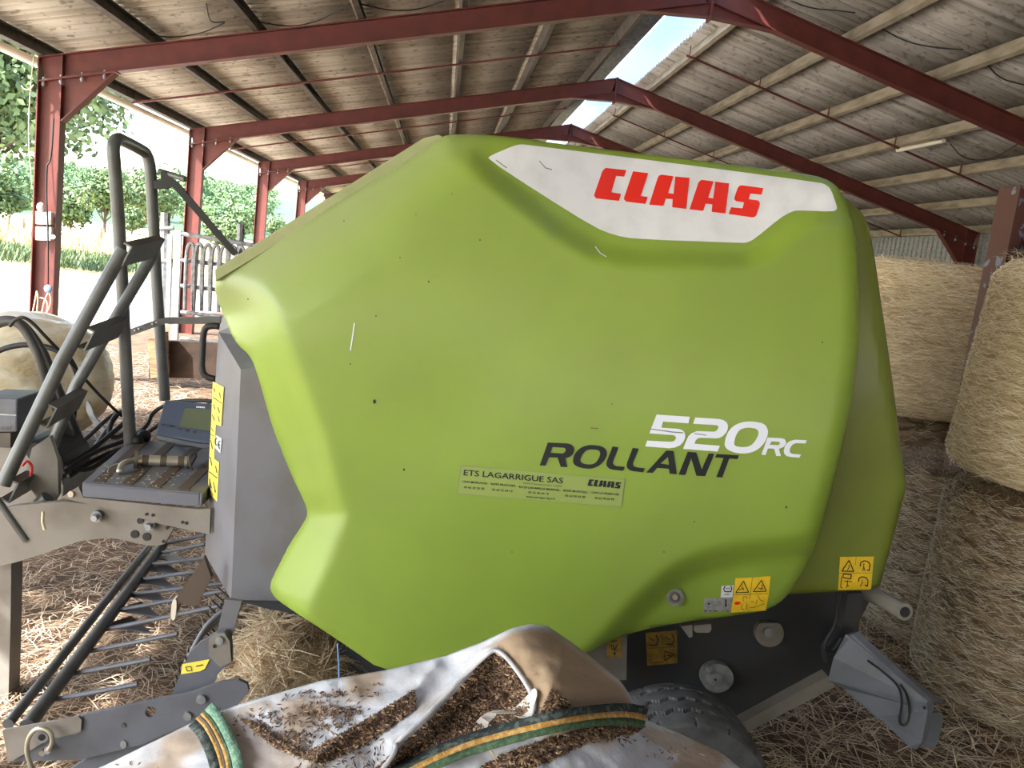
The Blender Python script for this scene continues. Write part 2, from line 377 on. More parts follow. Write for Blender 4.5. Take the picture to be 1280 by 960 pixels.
# sag rods and their hangers
for k, y in enumerate((D0-3, D0+3, D0+9, D0+15)):
    e = empty('tie_rod', (B_, y, HE), 'thin dark red tie rod running across under the purlins, ' + ['in front of the nearest frame', 'between the nearest and second frames', 'between the second and third frames', 'between the third and fourth frames'][k], 'tie rod')
    for sgn in (-1, 1):
        mb = MB(); up = Vector((sgn*math.sin(ang), 0, math.cos(ang)))
        xa = B_+sgn*.55; xb = B_+sgn*(.63+1.237*6)
        mb.sweep((xa, y, zr(xa)-.015), (xb, y, zr(xb)-.015), [(-.018, -.014), (.018, -.014), (.018, .014), (-.018, .014)], (0, 1, 0), up)
        mb.build('rod', 'red_steel', e)
        for i in range(7):
            xx = B_+sgn*(.63+1.237*i)-sgn*.03
            mb = MB(); mb.box((xx, y, zr(xx)+.06), (.012, .03, .19)); mb.build('hanger', 'red_steel', e)
# gutter, right cladding
mb = MB(); gp = [(math.cos(a)*.085, math.sin(a)*.085) for a in [PI+PI*i/10 for i in range(11)]]+[(math.cos(a)*.078, math.sin(a)*.078) for a in [2*PI-PI*i/10 for i in range(11)]]
mb.sweep((-A_-.3, Y0, zr(-A_-.3)+.12), (-A_-.3, Y1, zr(-A_-.3)+.12), gp, (1, 0, 0), (0, 0, 1))
o = mb.build('gutter', 'gutter', smooth='auto'); tag(o, 'pale half-round gutter along the left eave', 'gutter')
mb = MB(); vs = []; fs = []; j = 0; y = -12.4
while y < 37:
    for dy, dx in ((0, 0), (.02, .03), (.06, .03), (.08, 0)): vs += [(XR+.1+dx, y+dy, 0), (XR+.1+dx, y+dy, HE+.2)]
    y += .2
n = len(vs)//2
mb.add(vs, [(2*i, 2*i+1, 2*i+3, 2*i+2) for i in range(n-1)])
o = mb.build('wall_right', 'galv_dull', fix=False); md = o.modifiers.new('t', 'SOLIDIFY'); md.thickness = .004; struct(o)
mb = MB(); vs = []; x = -A_-.2
while x < XR+.3:   # unseen gable sheeting added behind the viewer to cut frontal light
    for dx, dy in ((0, 0), (.02, .03), (.06, .03), (.08, 0)): vs += [(x+dx, Y0+.2+dy, 1.9), (x+dx, Y0+.2+dy, zr(x+dx)+.1)]
    x += .2
n = len(vs)//2
mb.add(vs, [(2*i, 2*i+1, 2*i+3, 2*i+2) for i in range(n-1)])
o = mb.build('wall_front', 'galv_dull', fix=False); md = o.modifiers.new('t', 'SOLIDIFY'); md.thickness = .004; struct(o)
# ---------------------------------------------------------------- wires under the roof
def wire(name, pts, r, m, label, cat='wire'):
    mb = MB(); mb.tube(spline(pts), r, 6); return tag(mb.build(name, m, smooth=True), label, cat)
def onroof(px, py, drop=.0):
    d = ray(px, py); best = None
    for sgn in (-1, 1):   # plane z = HR+.2-drop - SL*sgn*(x-B)
        den = d.z+SL*sgn*d.x
        if abs(den) < 1e-6: continue
        t = (HR+.19-drop+SL*sgn*B_-H)/den
        p = CAM+d*t
        if t > 0 and (p.x-B_)*sgn >= 0: best = p
    return best
for i, (pp, lb) in enumerate((([(168, 37), (205, 48), (250, 43), (280, 29)], 'thin dark cable sagging between purlins above the nearest frame, on the left'),
        ([(258, 5), (262, 28), (275, 28), (281, 27)], 'short dark cable loop hanging by the third purlin at the top left'),
        ([(322, 27), (360, 34), (395, 28), (428, 12)], 'dark cable slung from purlin to purlin at the top, left of centre'),
        ([(450, 5), (490, 14), (525, 12), (555, 1)], 'dark cable slung between purlins at the top edge, above the nearest rafter'),
        ([(988, 1), (1015, 11), (1045, 13), (1069, 16)], 'dark cable sagging under the right roof slope, at the top edge'),
        ([(1095, 31), (1130, 52), (1170, 60), (1204, 62)], 'dark cable sagging across the bare grey roof sheet on the right'),
        ([(1235, 82), (1250, 98), (1270, 104), (1290, 108)], 'dark cable sagging at the right picture edge under the roof'),
        ([(1188, 180), (1205, 200), (1240, 200), (1272, 180)], 'dark cable loop hanging below the lamp batten on the right slope'))):
    wire('hanging_cable', [onroof(a, b, .03) for a, b in pp], .008, 'black', lb, 'cable')
# fluorescent batten seen on the right purlin
a = onroof(1122, 188, .22); b = onroof(1180, 176, .22)
mb = MB(); mb.tube([a, b], .035, 10); tag(mb.build('lamp_batten', 'gutter', smooth='auto'), 'slim off-white lamp batten hung under a right-hand purlin', 'lamp')

# ================================================================ GROUND & OUTDOORS
mb = MB(); N = 60
vs = []; fs = []
for j in range(N+1):
    for i in range(N+1):
        x = -5.6+i*(17.2)/N; y = -13+j*51/N
        vs.append((x, y, .02*noise.noise(Vector((x, y, 0))*1.3)))
for j in range(N):
    for i in range(N): a = j*(N+1)+i; fs.append((a, a+1, a+N+2, a+N+1))
mb.add(vs, fs); struct(mb.build('floor', 'floor', smooth=True, fix=False))
def terr(x, y):
    r = math.hypot(x, y)
    h = -.06
    if r > 45: h += (r-45)*.012
    if r > 110: h += (r-110)*.05*(1+.3*math.sin(x*.02+1))
    return h
def terrain(name, m, r1, r2, nr, z=0):
    mb = MB(); vs = []; fs = []; na = 90
    for i in range(nr+1):
        r = r1*(r2/r1)**(i/nr) if r1 > 0 else r2*i/nr
        for k in range(na+1):
            a = PI*2*k/na; x = r*math.cos(a); y = r*math.sin(a); vs.append((x, y, terr(x, y)+z+(.04*noise.noise(Vector((x, y, 0))*.4)-.04)))
    for i in range(nr):
        for k in range(na): q = i*(na+1)+k; fs.append((q, q+1, q+na+2, q+na+1))
    mb.add(vs, fs); return struct(mb.build(name, m, smooth=True, fix=False))
terrain('yard_ground', 'yard', 0, 34, 16)
terrain('meadow', 'drygrass', 34, 110, 14)
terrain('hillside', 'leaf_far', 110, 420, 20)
# leaves
def leafcloud(blobs, n, size, mb=None, tone=None):
    mb = mb or MB(); tone = tone if tone is not None else []
    tot = sum(b[3]**2 for b in blobs)
    for (cx, cy, cz, r, sq) in blobs:
        for _ in range(int(n*r*r/tot)):
            while True:
                d = Vector((random.gauss(0, 1), random.gauss(0, 1), random.gauss(0, 1)))
                if d.length > .1: break
            d.normalize(); rr = r*(random.random()**.35)*(1+.22*noise.noise(d*2.3+Vector((cx, cy, cz))))
            p = Vector((cx, cy, cz))+Vector((d.x*rr, d.y*rr, d.z*rr*sq))
            nrm = (d+Vector((random.uniform(-1, 1), random.uniform(-1, 1), random.uniform(-.2, 1.2)))).normalized()
            u = nrm.orthogonal().normalized(); u = Matrix.Rotation(random.random()*6.28, 3, nrm) @ u; w = nrm.cross(u)
            s = size*random.uniform(.6, 1.3)
            mb.add([p-u*s, p+w*s*.55, p+u*s, p-w*s*.55], [(0, 1, 2, 3)]); t = random.random(); tone += [t]*4
    return mb, tone
def tree(loc, h, crown, nleaf, size, label, cat='tree', group=None, m='leaf', trunk=.5, name='broadleaf_tree', branches=True):
    loc = Vector(loc); e = empty(name, loc, label, cat, group)
    blobs = []
    for i in range(9):
        a = random.random()*6.28; q = random.uniform(.0, .62)*crown
        zz = random.uniform(-.5, .6)*(1-q/crown*.5)
        blobs.append((q*math.cos(a), q*math.sin(a), h*(trunk+(1-trunk)*.5)+zz*h*(1-trunk)*.5, crown*random.uniform(.42, .62), .8))
    mb, tone = leafcloud(blobs, nleaf, size)
    c = mb.build('foliage', m, e, tone=tone, fix=False, local=True)
    mb = MB(); pts = [(0, 0, -.2), (.05*h*random.uniform(-.5, .5), 0, h*.3), (0, .02*h, h*.7)]
    mb.tube(spline(pts, 2), .1, 8, rr=[h*.028*(1-.8*i/(len(spline(pts, 2))-1)) for i in range(len(spline(pts, 2)))])
    for b in blobs[:7]:
        s0 = Vector((0, 0, h*trunk*random.uniform(.6, 1.1))); mid = (s0+Vector(b[:3]))/2+Vector((0, 0, -.05*h))
        ps = spline([s0, mid, Vector(b[:3])], 2); mb.tube(ps, .1, 6, rr=[h*.012*(1-.75*i/(len(ps)-1)) for i in range(len(ps))])
    mb.build('trunk', 'bark', e, smooth=True, local=True)
    return e
def gy(px, Y): # ground point in the direction of pixel column px at depth Y (looks along the horizon)
    d = ray(px, 480); x = d.x/d.y*Y; return Vector((x, Y, terr(x, Y)))
# ---- trees
big = gy(40, 27)
tree(big+Vector((-1.9, 1, 0)), 10.2, 6.0, 17000, .14, 'large leafy tree beyond the yard, its crown hanging behind the nearest red column', trunk=.36)
tree(gy(178, 65), 5.4, 2.6, 4000, .14, 'mid-sized leafy tree behind the looped top of the ladder rails', trunk=.3)
tree(gy(122, 60), 5.2, 1.9, 3500, .15, 'small round tree standing alone on the dry meadow between column and ladder', trunk=.3)
tree(gy(-10, 68), 4.4, 2.9, 3500, .18, 'broad bush at the far left edge of the dry meadow', 'bush', name='meadow_bush', trunk=.05)
tree(gy(80, 68), 3.9, 2.4, 3500, .18, 'round bush just right of the nearest red column', 'bush', name='meadow_bush', trunk=.05)
tree(gy(155, 80), 3.2, 1.9, 2600, .18, 'low bush on the meadow right of the lone small tree', 'bush', name='meadow_bush', trunk=.05)
tree(gy(265, 74), 3.6, 2.6, 3000, .2, 'bush seen through the gate, right of the second red column', 'bush', name='meadow_bush', trunk=.05)
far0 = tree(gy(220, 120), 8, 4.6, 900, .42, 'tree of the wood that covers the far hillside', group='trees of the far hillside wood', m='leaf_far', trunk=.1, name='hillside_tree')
n = 0; HT = 'tree of the wood that covers the far hillside'
for row, (Y, st) in enumerate(((100, 3.8), (122, 4.2), (148, 4.8), (180, 5.4), (215, 6), (255, 6.6), (300, 7.4), (345, 8.5))):
    x = -.60*Y
    while x < -.20*Y:
        p = Vector((x+random.uniform(-1, 1), Y+random.uniform(-8, 8), 0)); p.z = terr(p.x, p.y)-.3
        o = copy_tree(far0, p, HT); s_ = random.uniform(.6, 1.)*(.8+.0012*Y); o.scale = (s_*.8, s_*.8, s_*random.uniform(.8, 1.0)*.8); o.rotation_euler.z = random.random()*6.28
        x += st; n += 1
# unseen tree added outside the left opening to shade part of the floor
tree((-8.5, 3.6, 0), 7.8, 2.5, 12000, .15, 'leafy tree outside the open left side, shading the straw floor', trunk=.5)
# green verge and dry weeds
def blades(n, fn, l, w, up=.8, mb=None, tone=None, nseg=2, curl=.4):
    mb = mb or MB(); tone = tone if tone is not None else []
    for _ in range(n):
        p, nrm = fn(); 
        t = nrm.orthogonal(); t = Matrix.Rotation(random.random()*6.28, 3, nrm) @ t
        d = (t*(1-up)+nrm*up*random.uniform(.3, 1)).normalized() if up else t
        L = l*random.uniform(.5, 1.3); bend = Vector((random.gauss(0, 1), random.gauss(0, 1), random.gauss(0, 1)))*curl*L*.4
        sdv = d.cross(nrm if abs(d.dot(nrm)) < .95 else t); sdv = sdv.normalized()*w*random.uniform(.6, 1.2)
        p0 = p; p1 = p+d*L*.5+bend*.5*.5; p2 = p+d*L+bend*.3+nrm*(-abs(L)*curl*.1)
        mb.add([p0-sdv, p0+sdv, p1+sdv, p1-sdv, p2+sdv*.5, p2-sdv*.5], [(0, 1, 2, 3), (3, 2, 4, 5)])
        q = random.random()**1.5; tone += [q]*6
    return mb, tone
def rp(x0, x1, y0, y1, z=None):
    def f():
        x = random.uniform(x0, x1); y = random.uniform(y0, y1); return Vector((x, y, terr(x, y) if z is None else z)), Vector((0, 0, 1))
    return f
mb, tn = blades(9000, rp(-24, -12, 32, 42), .35, .02, .8)
tag(mb.build('grass_verge', 'leaf', tone=tn, fix=False), 'green grass strip in tree shade across the yard edge', 'grass', kind='stuff')
mb, tn = blades(9000, rp(-34, -13, 43, 56), .8, .035, .8)
tag(mb.build('dry_weeds', 'hay', tone=tn, fix=False), 'tall dry yellow weeds along the meadow edge behind the grass strip', 'weeds', kind='stuff')
for i, px in enumerate((4, 22, 60, 117, 188)):
    p = gy(px, 47); mb = MB(); mb.tube([p+Vector((0, 0, -.1)), p+Vector((.03, 0, 1.25))], .06, 7)
    tag(mb.build('fence_post', 'wood'), 'wooden meadow fence post, '+['at the far left picture edge', 'just left of the nearest red column', 'half hidden behind the nearest red column', 'in front of the lone small tree', 'behind the ladder rails'][i], 'fence post')

# ---- cattle gate
YG = 12.0
gr = empty('cattle_gate', G(222, 470), 'galvanised tubular feed gate with rows of bent loops, left of the green machine', 'gate')
def gt(name, pts, r, m='galv', parent=None, n=8, sm='auto'):
    mb = MB(); mb.tube(pts, r, n); return mb.build(name, m, parent or gr, smooth=sm)
for (x1, y1, x2, y2, wd) in ((223, 288, 218, 427, .09), (213, 293, 210, 400, .06)):
    mb = MB(); a = P(x1, y1, YG); b = P(x2, y2, YG); mb.sweep(a, b, [(-wd/2, -.03), (wd/2, -.03), (wd/2, .03), (-wd/2, .03)], (1, 0, 0), (0, 1, 0)); mb.build('upright', 'galv', gr)
gt('round_post', [P(207, 266, YG+.1), P(205, 400, YG+.1)], .065, 'galv_dull')
gt('round_post', [P(301, 280, YG+.1), P(296, 420, YG+.1)], .05, 'galv_dull')
for i, (ya, yb, m) in enumerate(((292, 303, 'galv'), (325, 331, 'galv'), (357, 363, 'galv'), (390, 396, 'galv'), (423, 427, 'galv'))):
    gt('rail', [P(226, ya, YG), P(345, yb+8, YG)], .03, m)
for i in range(11):
    x = 233+i*10.5; y = 303+i*.8
    pts = [(x-2, 388+i*.5), (x, y+14), (x+3, y+3), (x+7, y), (x+10, y+8), (x+8, y+30), (x+8, 388+i*.5)]
    gt('loop_bar', spline([P(a, b, YG-.06) for a, b in pts], 2), .026, 'galv_dull', n=7)
for (x, y) in ((207, 286), (208, 327)):
    gt('clamp', [P(x-8, y, YG+.05), P(x+10, y-1, YG+.05)], .03, 'galv_dull')
# trough wall under the gate
mb = MB(); a = G(186, 472); 
f0 = [P(186, 425, 11.3), P(300, 430, 11.3), P(300, 474, 11.3), P(186, 472, 11.3)]
mb.plate(f0, (0, .12, 0)); mb2 = mb
o = mb.build('feed_trough', 'dark_wood'); tag(o, 'dark low wooden feed trough board below the gate', 'trough')
mb = MB(); mb.plate([P(184, 424, 11.1), P(206, 415, 11.1), P(208, 470, 11.1), P(188, 474, 11.1)], (0, .15, 0))
tag(mb.build('timber_block', 'wood', bevel=.01), 'weathered upright timber block at the end of the feed trough', 'timber')
# ---- things on the nearest column
def colbox(name, x0, y0, x1, y1, Y, d, m, label, cat='switch box'):
    mb = MB(); mb.plate([P(x0, y0, Y), P(x1, y0, Y), P(x1, y1, Y), P(x0, y1, Y)], (0, d, 0)); return tag(mb.build(name, m, bevel=.006), label, cat)
YC = D0-.14
eb = empty('switch_box', P(54, 300, YC), 'pair of off-white electric switch boxes on the nearest red column', 'switch box')
for q in ((44, 264, 64, 281), (44, 283, 64, 301)):
    mb = MB(); mb.plate([P(q[0], q[1], YC), P(q[2], q[1]+1, YC), P(q[2]-1, q[3], YC), P(q[0], q[3]-1, YC)], (0, .1, 0)); mb.build('box', 'white_plastic', eb, bevel=.006)
mb = MB(); mb.ball(P(51, 259, YC), .045, 6, (1, 1, 1.3)); mb.build('lamp_cap', 'white_plastic', eb, smooth=True)
mb = MB(); mb.cyl(P(66, 296, YC), P(66, 296, YC-.04), .03, 10); mb.build('socket', 'white_plastic', eb)
wire('column_cable', [P(67, 148, YC), P(65, 185, YC), P(62, 205, YC), P(58, 205, YC), P(58, 250, YC), P(60, 280, YC), P(60, 355, YC)], .01, 'black', 'black cable clipped down the nearest red column', 'cable')
wire('string', [P(42, 72, YC), P(38, 110, YC), P(35, 170, YC), P(40, 230, YC)], .006, 'string', 'loose pale string hanging left of the nearest red column', 'string')
for i, pts in enumerate(([(41, 390), (45, 370), (46, 362), (48, 372), (46, 392)], [(50, 372), (58, 374), (60, 385), (56, 396)], [(60, 362), (64, 372), (62, 386), (54, 396)], [(52, 396), (54, 380), (60, 366)])):
    wire('baling_string', [P(a, b, YC) for a, b in pts], .008, 'string', ['cream', 'cream', 'cream', 'cream'][i]+' string hank tied low on the nearest red column, '+['leftmost loop', 'middle loop', 'rightmost loop', 'loose end between the loops'][i], 'string')
mb = MB(); mb.ball(P(60, 361, YC), .05, 6, (1, .6, 1)); tag(mb.build('blue_knot', 'blue_string'), 'blue string knot on the nearest red column', 'string')
wire('hook_ring', [P(27, 107, YC), P(30, 112, YC), P(38, 112, YC), P(42, 106, YC)], .008, 'string', 'pale hook of wire near the top of the nearest red column', 'wire')

# ---- translucent bag of straw lying left
c = P(14, 455, 7.6); R_ = .92
e = empty('straw_bag', Vector((c.x, c.y, 0)), 'pale creased plastic-wrapped straw bale lying at the left edge, behind the ladder', 'bag')
mb = MB(); vs = []; n1, n2 = 40, 60
axd = Vector((.55, .8, 0)).normalized(); ax2 = Vector((-.8, .55, 0)).normalized()
for i in range(n1+1):
    a = PI*i/n1
    for k in range(n2):
        b = 2*PI*k/n2; ca, sa = -math.cos(a), math.sin(a)**.55
        rr = 1+.022*math.sin(b*23+ca*3)*sa+.06*noise.noise(Vector((ca*2, math.cos(b)*2, math.sin(b)*2)))
        vs.append(Vector((c.x, c.y, .62))+axd*ca*.8+ax2*math.cos(b)*sa*.66*rr+Vector((0, 0, math.sin(b)*sa*.62*rr)))
mb.add(vs, [(i*n2+k, i*n2+(k+1) % n2, (i+1)*n2+(k+1) % n2, (i+1)*n2+k) for i in range(n1) for k in range(n2)])
mb.build('bag', 'wrap', e, smooth=True)
mb = MB(); mb.tube(spline([P(62, 495, 6.9), P(75, 478, 6.9), P(66, 470, 6.9), P(78, 462, 6.9)], 2), .012, 6); mb.build('tie', 'black', e)

# ================================================================ STRAW BALES
def bale(loc, r, h, label, nst=5200, lean=0, seed=0, group=None, ms=('bale', 'bale_straw')):
    rnd = random.Random(seed); loc = Vector(loc)
    e = empty('round_bale', loc, label, 'straw bale', group)
    nu, nv = 96, 26; vs = []; fs = []
    def prof(a, z):
        q = r*(1+.02*noise.noise(Vector((math.cos(a)*2, math.sin(a)*2, z*2+seed)))+.008*noise.noise(Vector((math.cos(a)*9, math.sin(a)*9, z*16+seed))))
        ed = min(z, h-z); q -= .09*max(0, 1-ed/.13)**2
        return q
    for j in range(nv+1):
        z = h*j/nv
        for i in range(nu): a = 2*PI*i/nu; q = prof(a, z); vs.append((q*math.cos(a), q*math.sin(a), z))
    for j in range(nv):
        for i in range(nu): fs.append((j*nu+i, j*nu+(i+1) % nu, (j+1)*nu+(i+1) % nu, (j+1)*nu+i))
    for z, base in ((0, 0), (h, nv*nu)):
        ci = len(vs); vs.append((0, 0, z+(.03 if z else 0)))
        for i in range(nu): fs.append((base+i, base+(i+1) % nu, ci))
    mb = MB(); mb.add(vs, fs); mb.build('bale_body', ms[0], e, smooth=True, local=True)
    mb = MB(); tone = []
    for _ in range(nst):
        top = rnd.random() < .12
        if top:
            a = rnd.random()*6.28; q = r*math.sqrt(rnd.random())*.97; p = Vector((q*math.cos(a), q*math.sin(a), h+.01)); nrm = Vector((0, 0, 1)); t = Matrix.Rotation(rnd.random()*6.28, 3, 'Z') @ Vector((1, 0, 0)); tilt = rnd.uniform(0, .3)
        else:
            a = rnd.random()*6.28; z = rnd.uniform(.01, h-.01); q = prof(a, z)+.004; nrm = Vector((math.cos(a), math.sin(a), 0)); p = nrm*q+Vector((0, 0, z))
            t = Vector((-math.sin(a), math.cos(a), rnd.gauss(0, .35))).normalized()*(1 if rnd.random() < .5 else -1); tilt = rnd.uniform(-.02, .14)
        L = rnd.uniform(.02, .10); d = (t+nrm*tilt).normalized(); w = rnd.uniform(.0008, .002); s1 = d.cross(nrm).normalized()*w
        p1 = p+d*L*.5+nrm*.006; p2 = p+d*L-nrm*(L*L*.4)
        mb.add([p-s1, p+s1, p1+s1, p1-s1, p2+s1*.6, p2-s1*.6], [(0, 1, 2, 3), (3, 2, 4, 5)]); tone += [rnd.random()**.8]*6
    o = mb.build('loose_straw', ms[1], e, tone=tone, fix=False, local=True); o['kind'] = 'stuff'
    return e
def atpx(px, Y): d = ray(px, 480); q = P(px, 470, Y); return q.x
def bxy(px, py, Y): q = P(px, py, Y); return q.x, q.y
RB = .62
# right column of the stack, nearest
x, y = bxy(1358, 480, 4.25)
eb_ = bale((x+.0, y, 1.29), RB, 1.22, 'tall upright straw bale at the right edge, leaning, topmost of the nearer pair', 20000, seed=3); eb_.rotation_euler.y = .085
x, y = bxy(1330, 700, 4.3)
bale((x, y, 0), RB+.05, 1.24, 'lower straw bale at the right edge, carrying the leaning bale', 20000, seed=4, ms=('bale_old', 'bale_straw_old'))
x, y = bxy(1200, 700, 5.25)
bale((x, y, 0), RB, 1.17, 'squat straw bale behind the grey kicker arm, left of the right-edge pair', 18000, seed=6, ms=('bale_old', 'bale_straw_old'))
x, y = bxy(1142, 420, 7.0)
bale((x, y, 1.31), RB+.05, 1.28, 'straw bale behind the machine tail, topmost of the farther pair', 15000, seed=5)
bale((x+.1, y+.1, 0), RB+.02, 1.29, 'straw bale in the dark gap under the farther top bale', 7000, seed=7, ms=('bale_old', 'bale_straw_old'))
# red steel upright behind the nearer bale
mb = MB(); a = P(1277, 236, 5.1); b = P(1258, 330, 5.1)
ibeam(mb, (a.x, a.y, 0), (a.x, a.y, a.z), .16, .2, (0, 1, 0), (1, 0, 0), top=.08)
tag(mb.build('steel_stanchion', 'redpaint'), 'worn red steel stanchion rising behind the right-hand bale', 'steel post')
# ---- straw on the floor
def floorpt():
    while True:
        y = 2.4+8.5*random.random()**1.6; x = random.uniform(-.75*y-.6, .0*y+1.0)
        return Vector((x, y, .012+.03*random.random())), Vector((0, 0, 1))
mb, tn = blades(52000, floorpt, .11, .0023, .14, curl=.6)
tag(mb.build('scattered_straw', 'straw', tone=tn, fix=False), 'loose straw covering the barn floor around the tined bar', 'straw', kind='stuff')
def floor2():
    return Vector((random.uniform(.8, 4.2), random.uniform(2.6, 6), .015+.05*random.random())), Vector((0, 0, 1))
mb, tn = blades(9000, floor2, .2, .003, .25, curl=.6)
tag(mb.build('scattered_hay', 'hay', tone=tn, fix=False), 'matted hay on the ground under the machine tail', 'hay', kind='stuff')
def yardpt(): return Vector((random.uniform(-8, -3), random.uniform(8, 14), .01)), Vector((0, 0, 1))
mb, tn = blades(5000, yardpt, .2, .005, .2, curl=.5)
tag(mb.build('yard_straw', 'straw', tone=tn, fix=False), 'sunlit straw litter on the yard by the feed trough', 'straw', kind='stuff')
# hay clump under the pick-up
hc = P(355, 830, 3.55)
def clump():
    d = Vector((random.gauss(0, 1), random.gauss(0, 1), random.gauss(0, 1))).normalized(); d.z = abs(d.z)
    rr = .9+.34*noise.noise(d*1.9)
    return Vector((hc.x+d.x*.37*rr, hc.y+d.y*.37*rr, max(.05, hc.z-.38+d.z*.62*rr))), d
mb = MB(); mb.ball((hc.x, hc.y, hc.z-.40), 1, 12, (.30, .31, .60)); tn = [.1]*len(mb.v)
mb, tn = blades(9000, clump, .16, .0021, .25, mb, tn, curl=.9)
tag(mb.build('hay_clump', 'hay', tone=tn, fix=False), 'tangled clump of hay hanging below the front of the green hood', 'hay', kind='stuff')

# ================================================================ THE ROUND BALER
PY = 3.0
BL = empty('round_baler', (.7, 4.2, 0), 'large lime-green round baler with CLAAS and ROLLANT 520RC lettering', 'baler')
OUT = [(560, 168), (600, 168), (640, 171), (700, 180), (760, 187), (900, 204), (1000, 216), (1030, 222), (1048, 233), (1060, 256), (1070, 290), (1074, 340), (1075, 420),
       (1066, 500), (1046, 590), (1021, 680), (1004, 715), (988, 740), (972, 756), (950, 765), (900, 772), (850, 778), (800, 788), (765, 800), (736, 816),
       (650, 838), (560, 850), (478, 839), (432, 806), (370, 766), (345, 749), (338, 738), (337, 727), (342, 715), (362, 680), (381, 652), (385, 641), (380, 626), (366, 598),
       (342, 540), (319, 458), (311, 443), (298, 432), (288, 416), (277, 388), (270, 370), (268, 355), (272, 345), (300, 327), (420, 254), (520, 194), (548, 174)]
C_TOP = [(575, 196), (588, 200), (640, 242), (700, 290), (745, 316), (790, 324), (935, 326), (965, 312), (1000, 284), (1020, 274), (1100, 276)]
C_DIAG = [(640, 150), (560, 225), (455, 312), (345, 390), (260, 450)]
C_FRONT = [(330, 352), (345, 388), (375, 465), (405, 545), (418, 598), (424, 620)]
C_LOW = [(700, 340), (620, 462), (430, 655), (345, 750)]
C_LF = [(424, 606), (430, 640), (408, 700), (384, 752), (376, 790)]
C_ARCH = [(640, 905), (736, 808), (790, 748), (830, 712), (870, 690), (930, 676), (1010, 668), (1100, 664)]
def sp(x, w):  # smooth ramp
    return w*math.log1p(math.exp(min(30, x/w)))
def delta(x, y):
    d = 0.
    # upper decal field: leans back, with a rounded step (channel) below it
    t = sd(C_TOP, x, y)      # >0 on one side
    s = -t                   # above the crease line
    wx = sstep(548, 620, x)
    wl = 1-sstep(1010, 1050, x)*.3
    up = sstep(-14, 16, s)
    d += wx*wl*(.045*up + .0006*sp(s-10, 10)*up)
    # diagonal bevel towards the upper left
    q = sd(C_DIAG, x, y)
    d += .0020*sp(q, 14)
    # front bevel
    q = sd(C_FRONT, x, y); wf = sstep(340, 400, y)*(1-sstep(600, 660, y))
    d += .0027*sp(q, 2.5)*wf
    gg = abs(q-20); d += .003*math.exp(-(gg/2.2)**2)*wf*sstep(365, 395, y)
    # lower part below the long soft crease leans out, shaped to catch more light
    q = -sd(C_LOW, x, y)
    d -= .00022*sp(q, 14)
    q = sd(C_LF, x, y)
    d += .0030*sp(q, 4)*sstep(605, 660, y)
    # wheel-arch flare
    q = sd(C_ARCH, x, y)
    fade = 1.0
    d += fade*(.060*sstep(-4, 34, q)+.0004*sp(q-20, 8))
    e = dedge(OUT, x, y)
    rad = 24 if x > 900 and y < 700 else 13
    if x < 420: rad = 9
    if e < rad: d += .034*(rad/24)*(1-math.sqrt(max(0, 1-(1-e/rad)**2)))
    # gentle crown of the whole moulding
    d += .05*((x-760)/420)**2*(1 if x > 760 else .4)
    return d
import functools
delta_ = functools.lru_cache(None)(lambda x, y: delta(x, y))
def flip_check(): pass
def panel_obj(name, poly, step, off, m, parent, rim=None, smooth=True, dfn=delta_, base=PY):
    bm = gridpoly(poly, step)
    bm.verts.ensure_lookup_table()
    bd = [e for e in bm.edges if e.is_boundary]
    px = {v: (v.co.x, v.co.y) for v in bm.verts}
    new = []
    if rim:
        ret = bmesh.ops.extrude_edge_only(bm, edges=bd)
        new = [g for g in ret['geom'] if isinstance(g, bmesh.types.BMVert)]
        for v in new: px[v] = (v.co.x, v.co.y)
    ns = set(new); 
    for v in bm.verts:
        x, y = px[v]; dd = dfn(round(x, 3), round(y, 3))
        if v in ns:
            w = P(x, y, base+dd+off); v.co = w+Vector((0, rim, 0))
        else: v.co = P(x, y, base+dd+off)
    sh = parent
    while sh.parent: sh = sh.parent
    for v in bm.verts: v.co -= sh.location
    bmesh.ops.recalc_face_normals(bm, faces=bm.faces)
    bm.verts.index_update(); sky_sheen = [.75*sstep(-25, 70, sd(C_DIAG, *px[v])) for v in bm.verts] if m == 'green' else None  # painted sky reflection, strongest beyond the diagonal bevel line
    me = bpy.data.meshes.new(name); bm.to_mesh(me); bm.free(); me.materials.append(M[m])
    if sky_sheen: me.attributes.new('dust', 'FLOAT', 'POINT').data.foreach_set('value', sky_sheen)
    me.polygons.foreach_set('use_smooth', [smooth]*len(me.polygons))
    o = bpy.data.objects.new(name, me); COL.objects.link(o); o.parent = parent
    return o
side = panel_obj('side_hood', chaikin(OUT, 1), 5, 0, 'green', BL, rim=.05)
side.data.set_sharp_from_angle(angle=1.0)
lab(side, 'moulded lime-green side hood with wheel-arch flare')
# ---- decals on the hood
def cp(pts, o, s): return [(o[0]+x/s, o[1]+y/s) for x, y in pts]
DEC = cp([(25, 103), (35, 92), (110, 60), (135, 54), (165, 57), (700, 124), (1135, 182), (1155, 190), (1170, 205), (1190, 260), (1190, 272), (1175, 279), (1060, 274), (1035, 280), (1000, 300), (915, 370), (890, 382), (870, 383), (520, 370), (450, 358), (380, 330), (200, 218)], (600, 160), 2.6667)
dw = panel_obj('white_decal', chaikin(DEC, 1), 6, -.0022, 'decal_white', side)
def flat(polys, off, m, name, parent=side, dfn=delta_, base=PY):
    # polys: list of (outer, holes...) in pixels, tessellated on the hood surface
    mb = MB()
    for loops in polys:
        vs = [p for lp in loops for p in lp]
        tr = tessellate_polygon([[Vector((x, y, 0)) for x, y in lp] for lp in loops])
        mb.add([P(x, y, base+dfn(round(x, 3), round(y, 3))+off) for x, y in vs], [tuple(t) for t in tr])
    return mb.build(name, m, parent)
o1 = (735, 200); o2 = (845, 210); k1 = 10.667
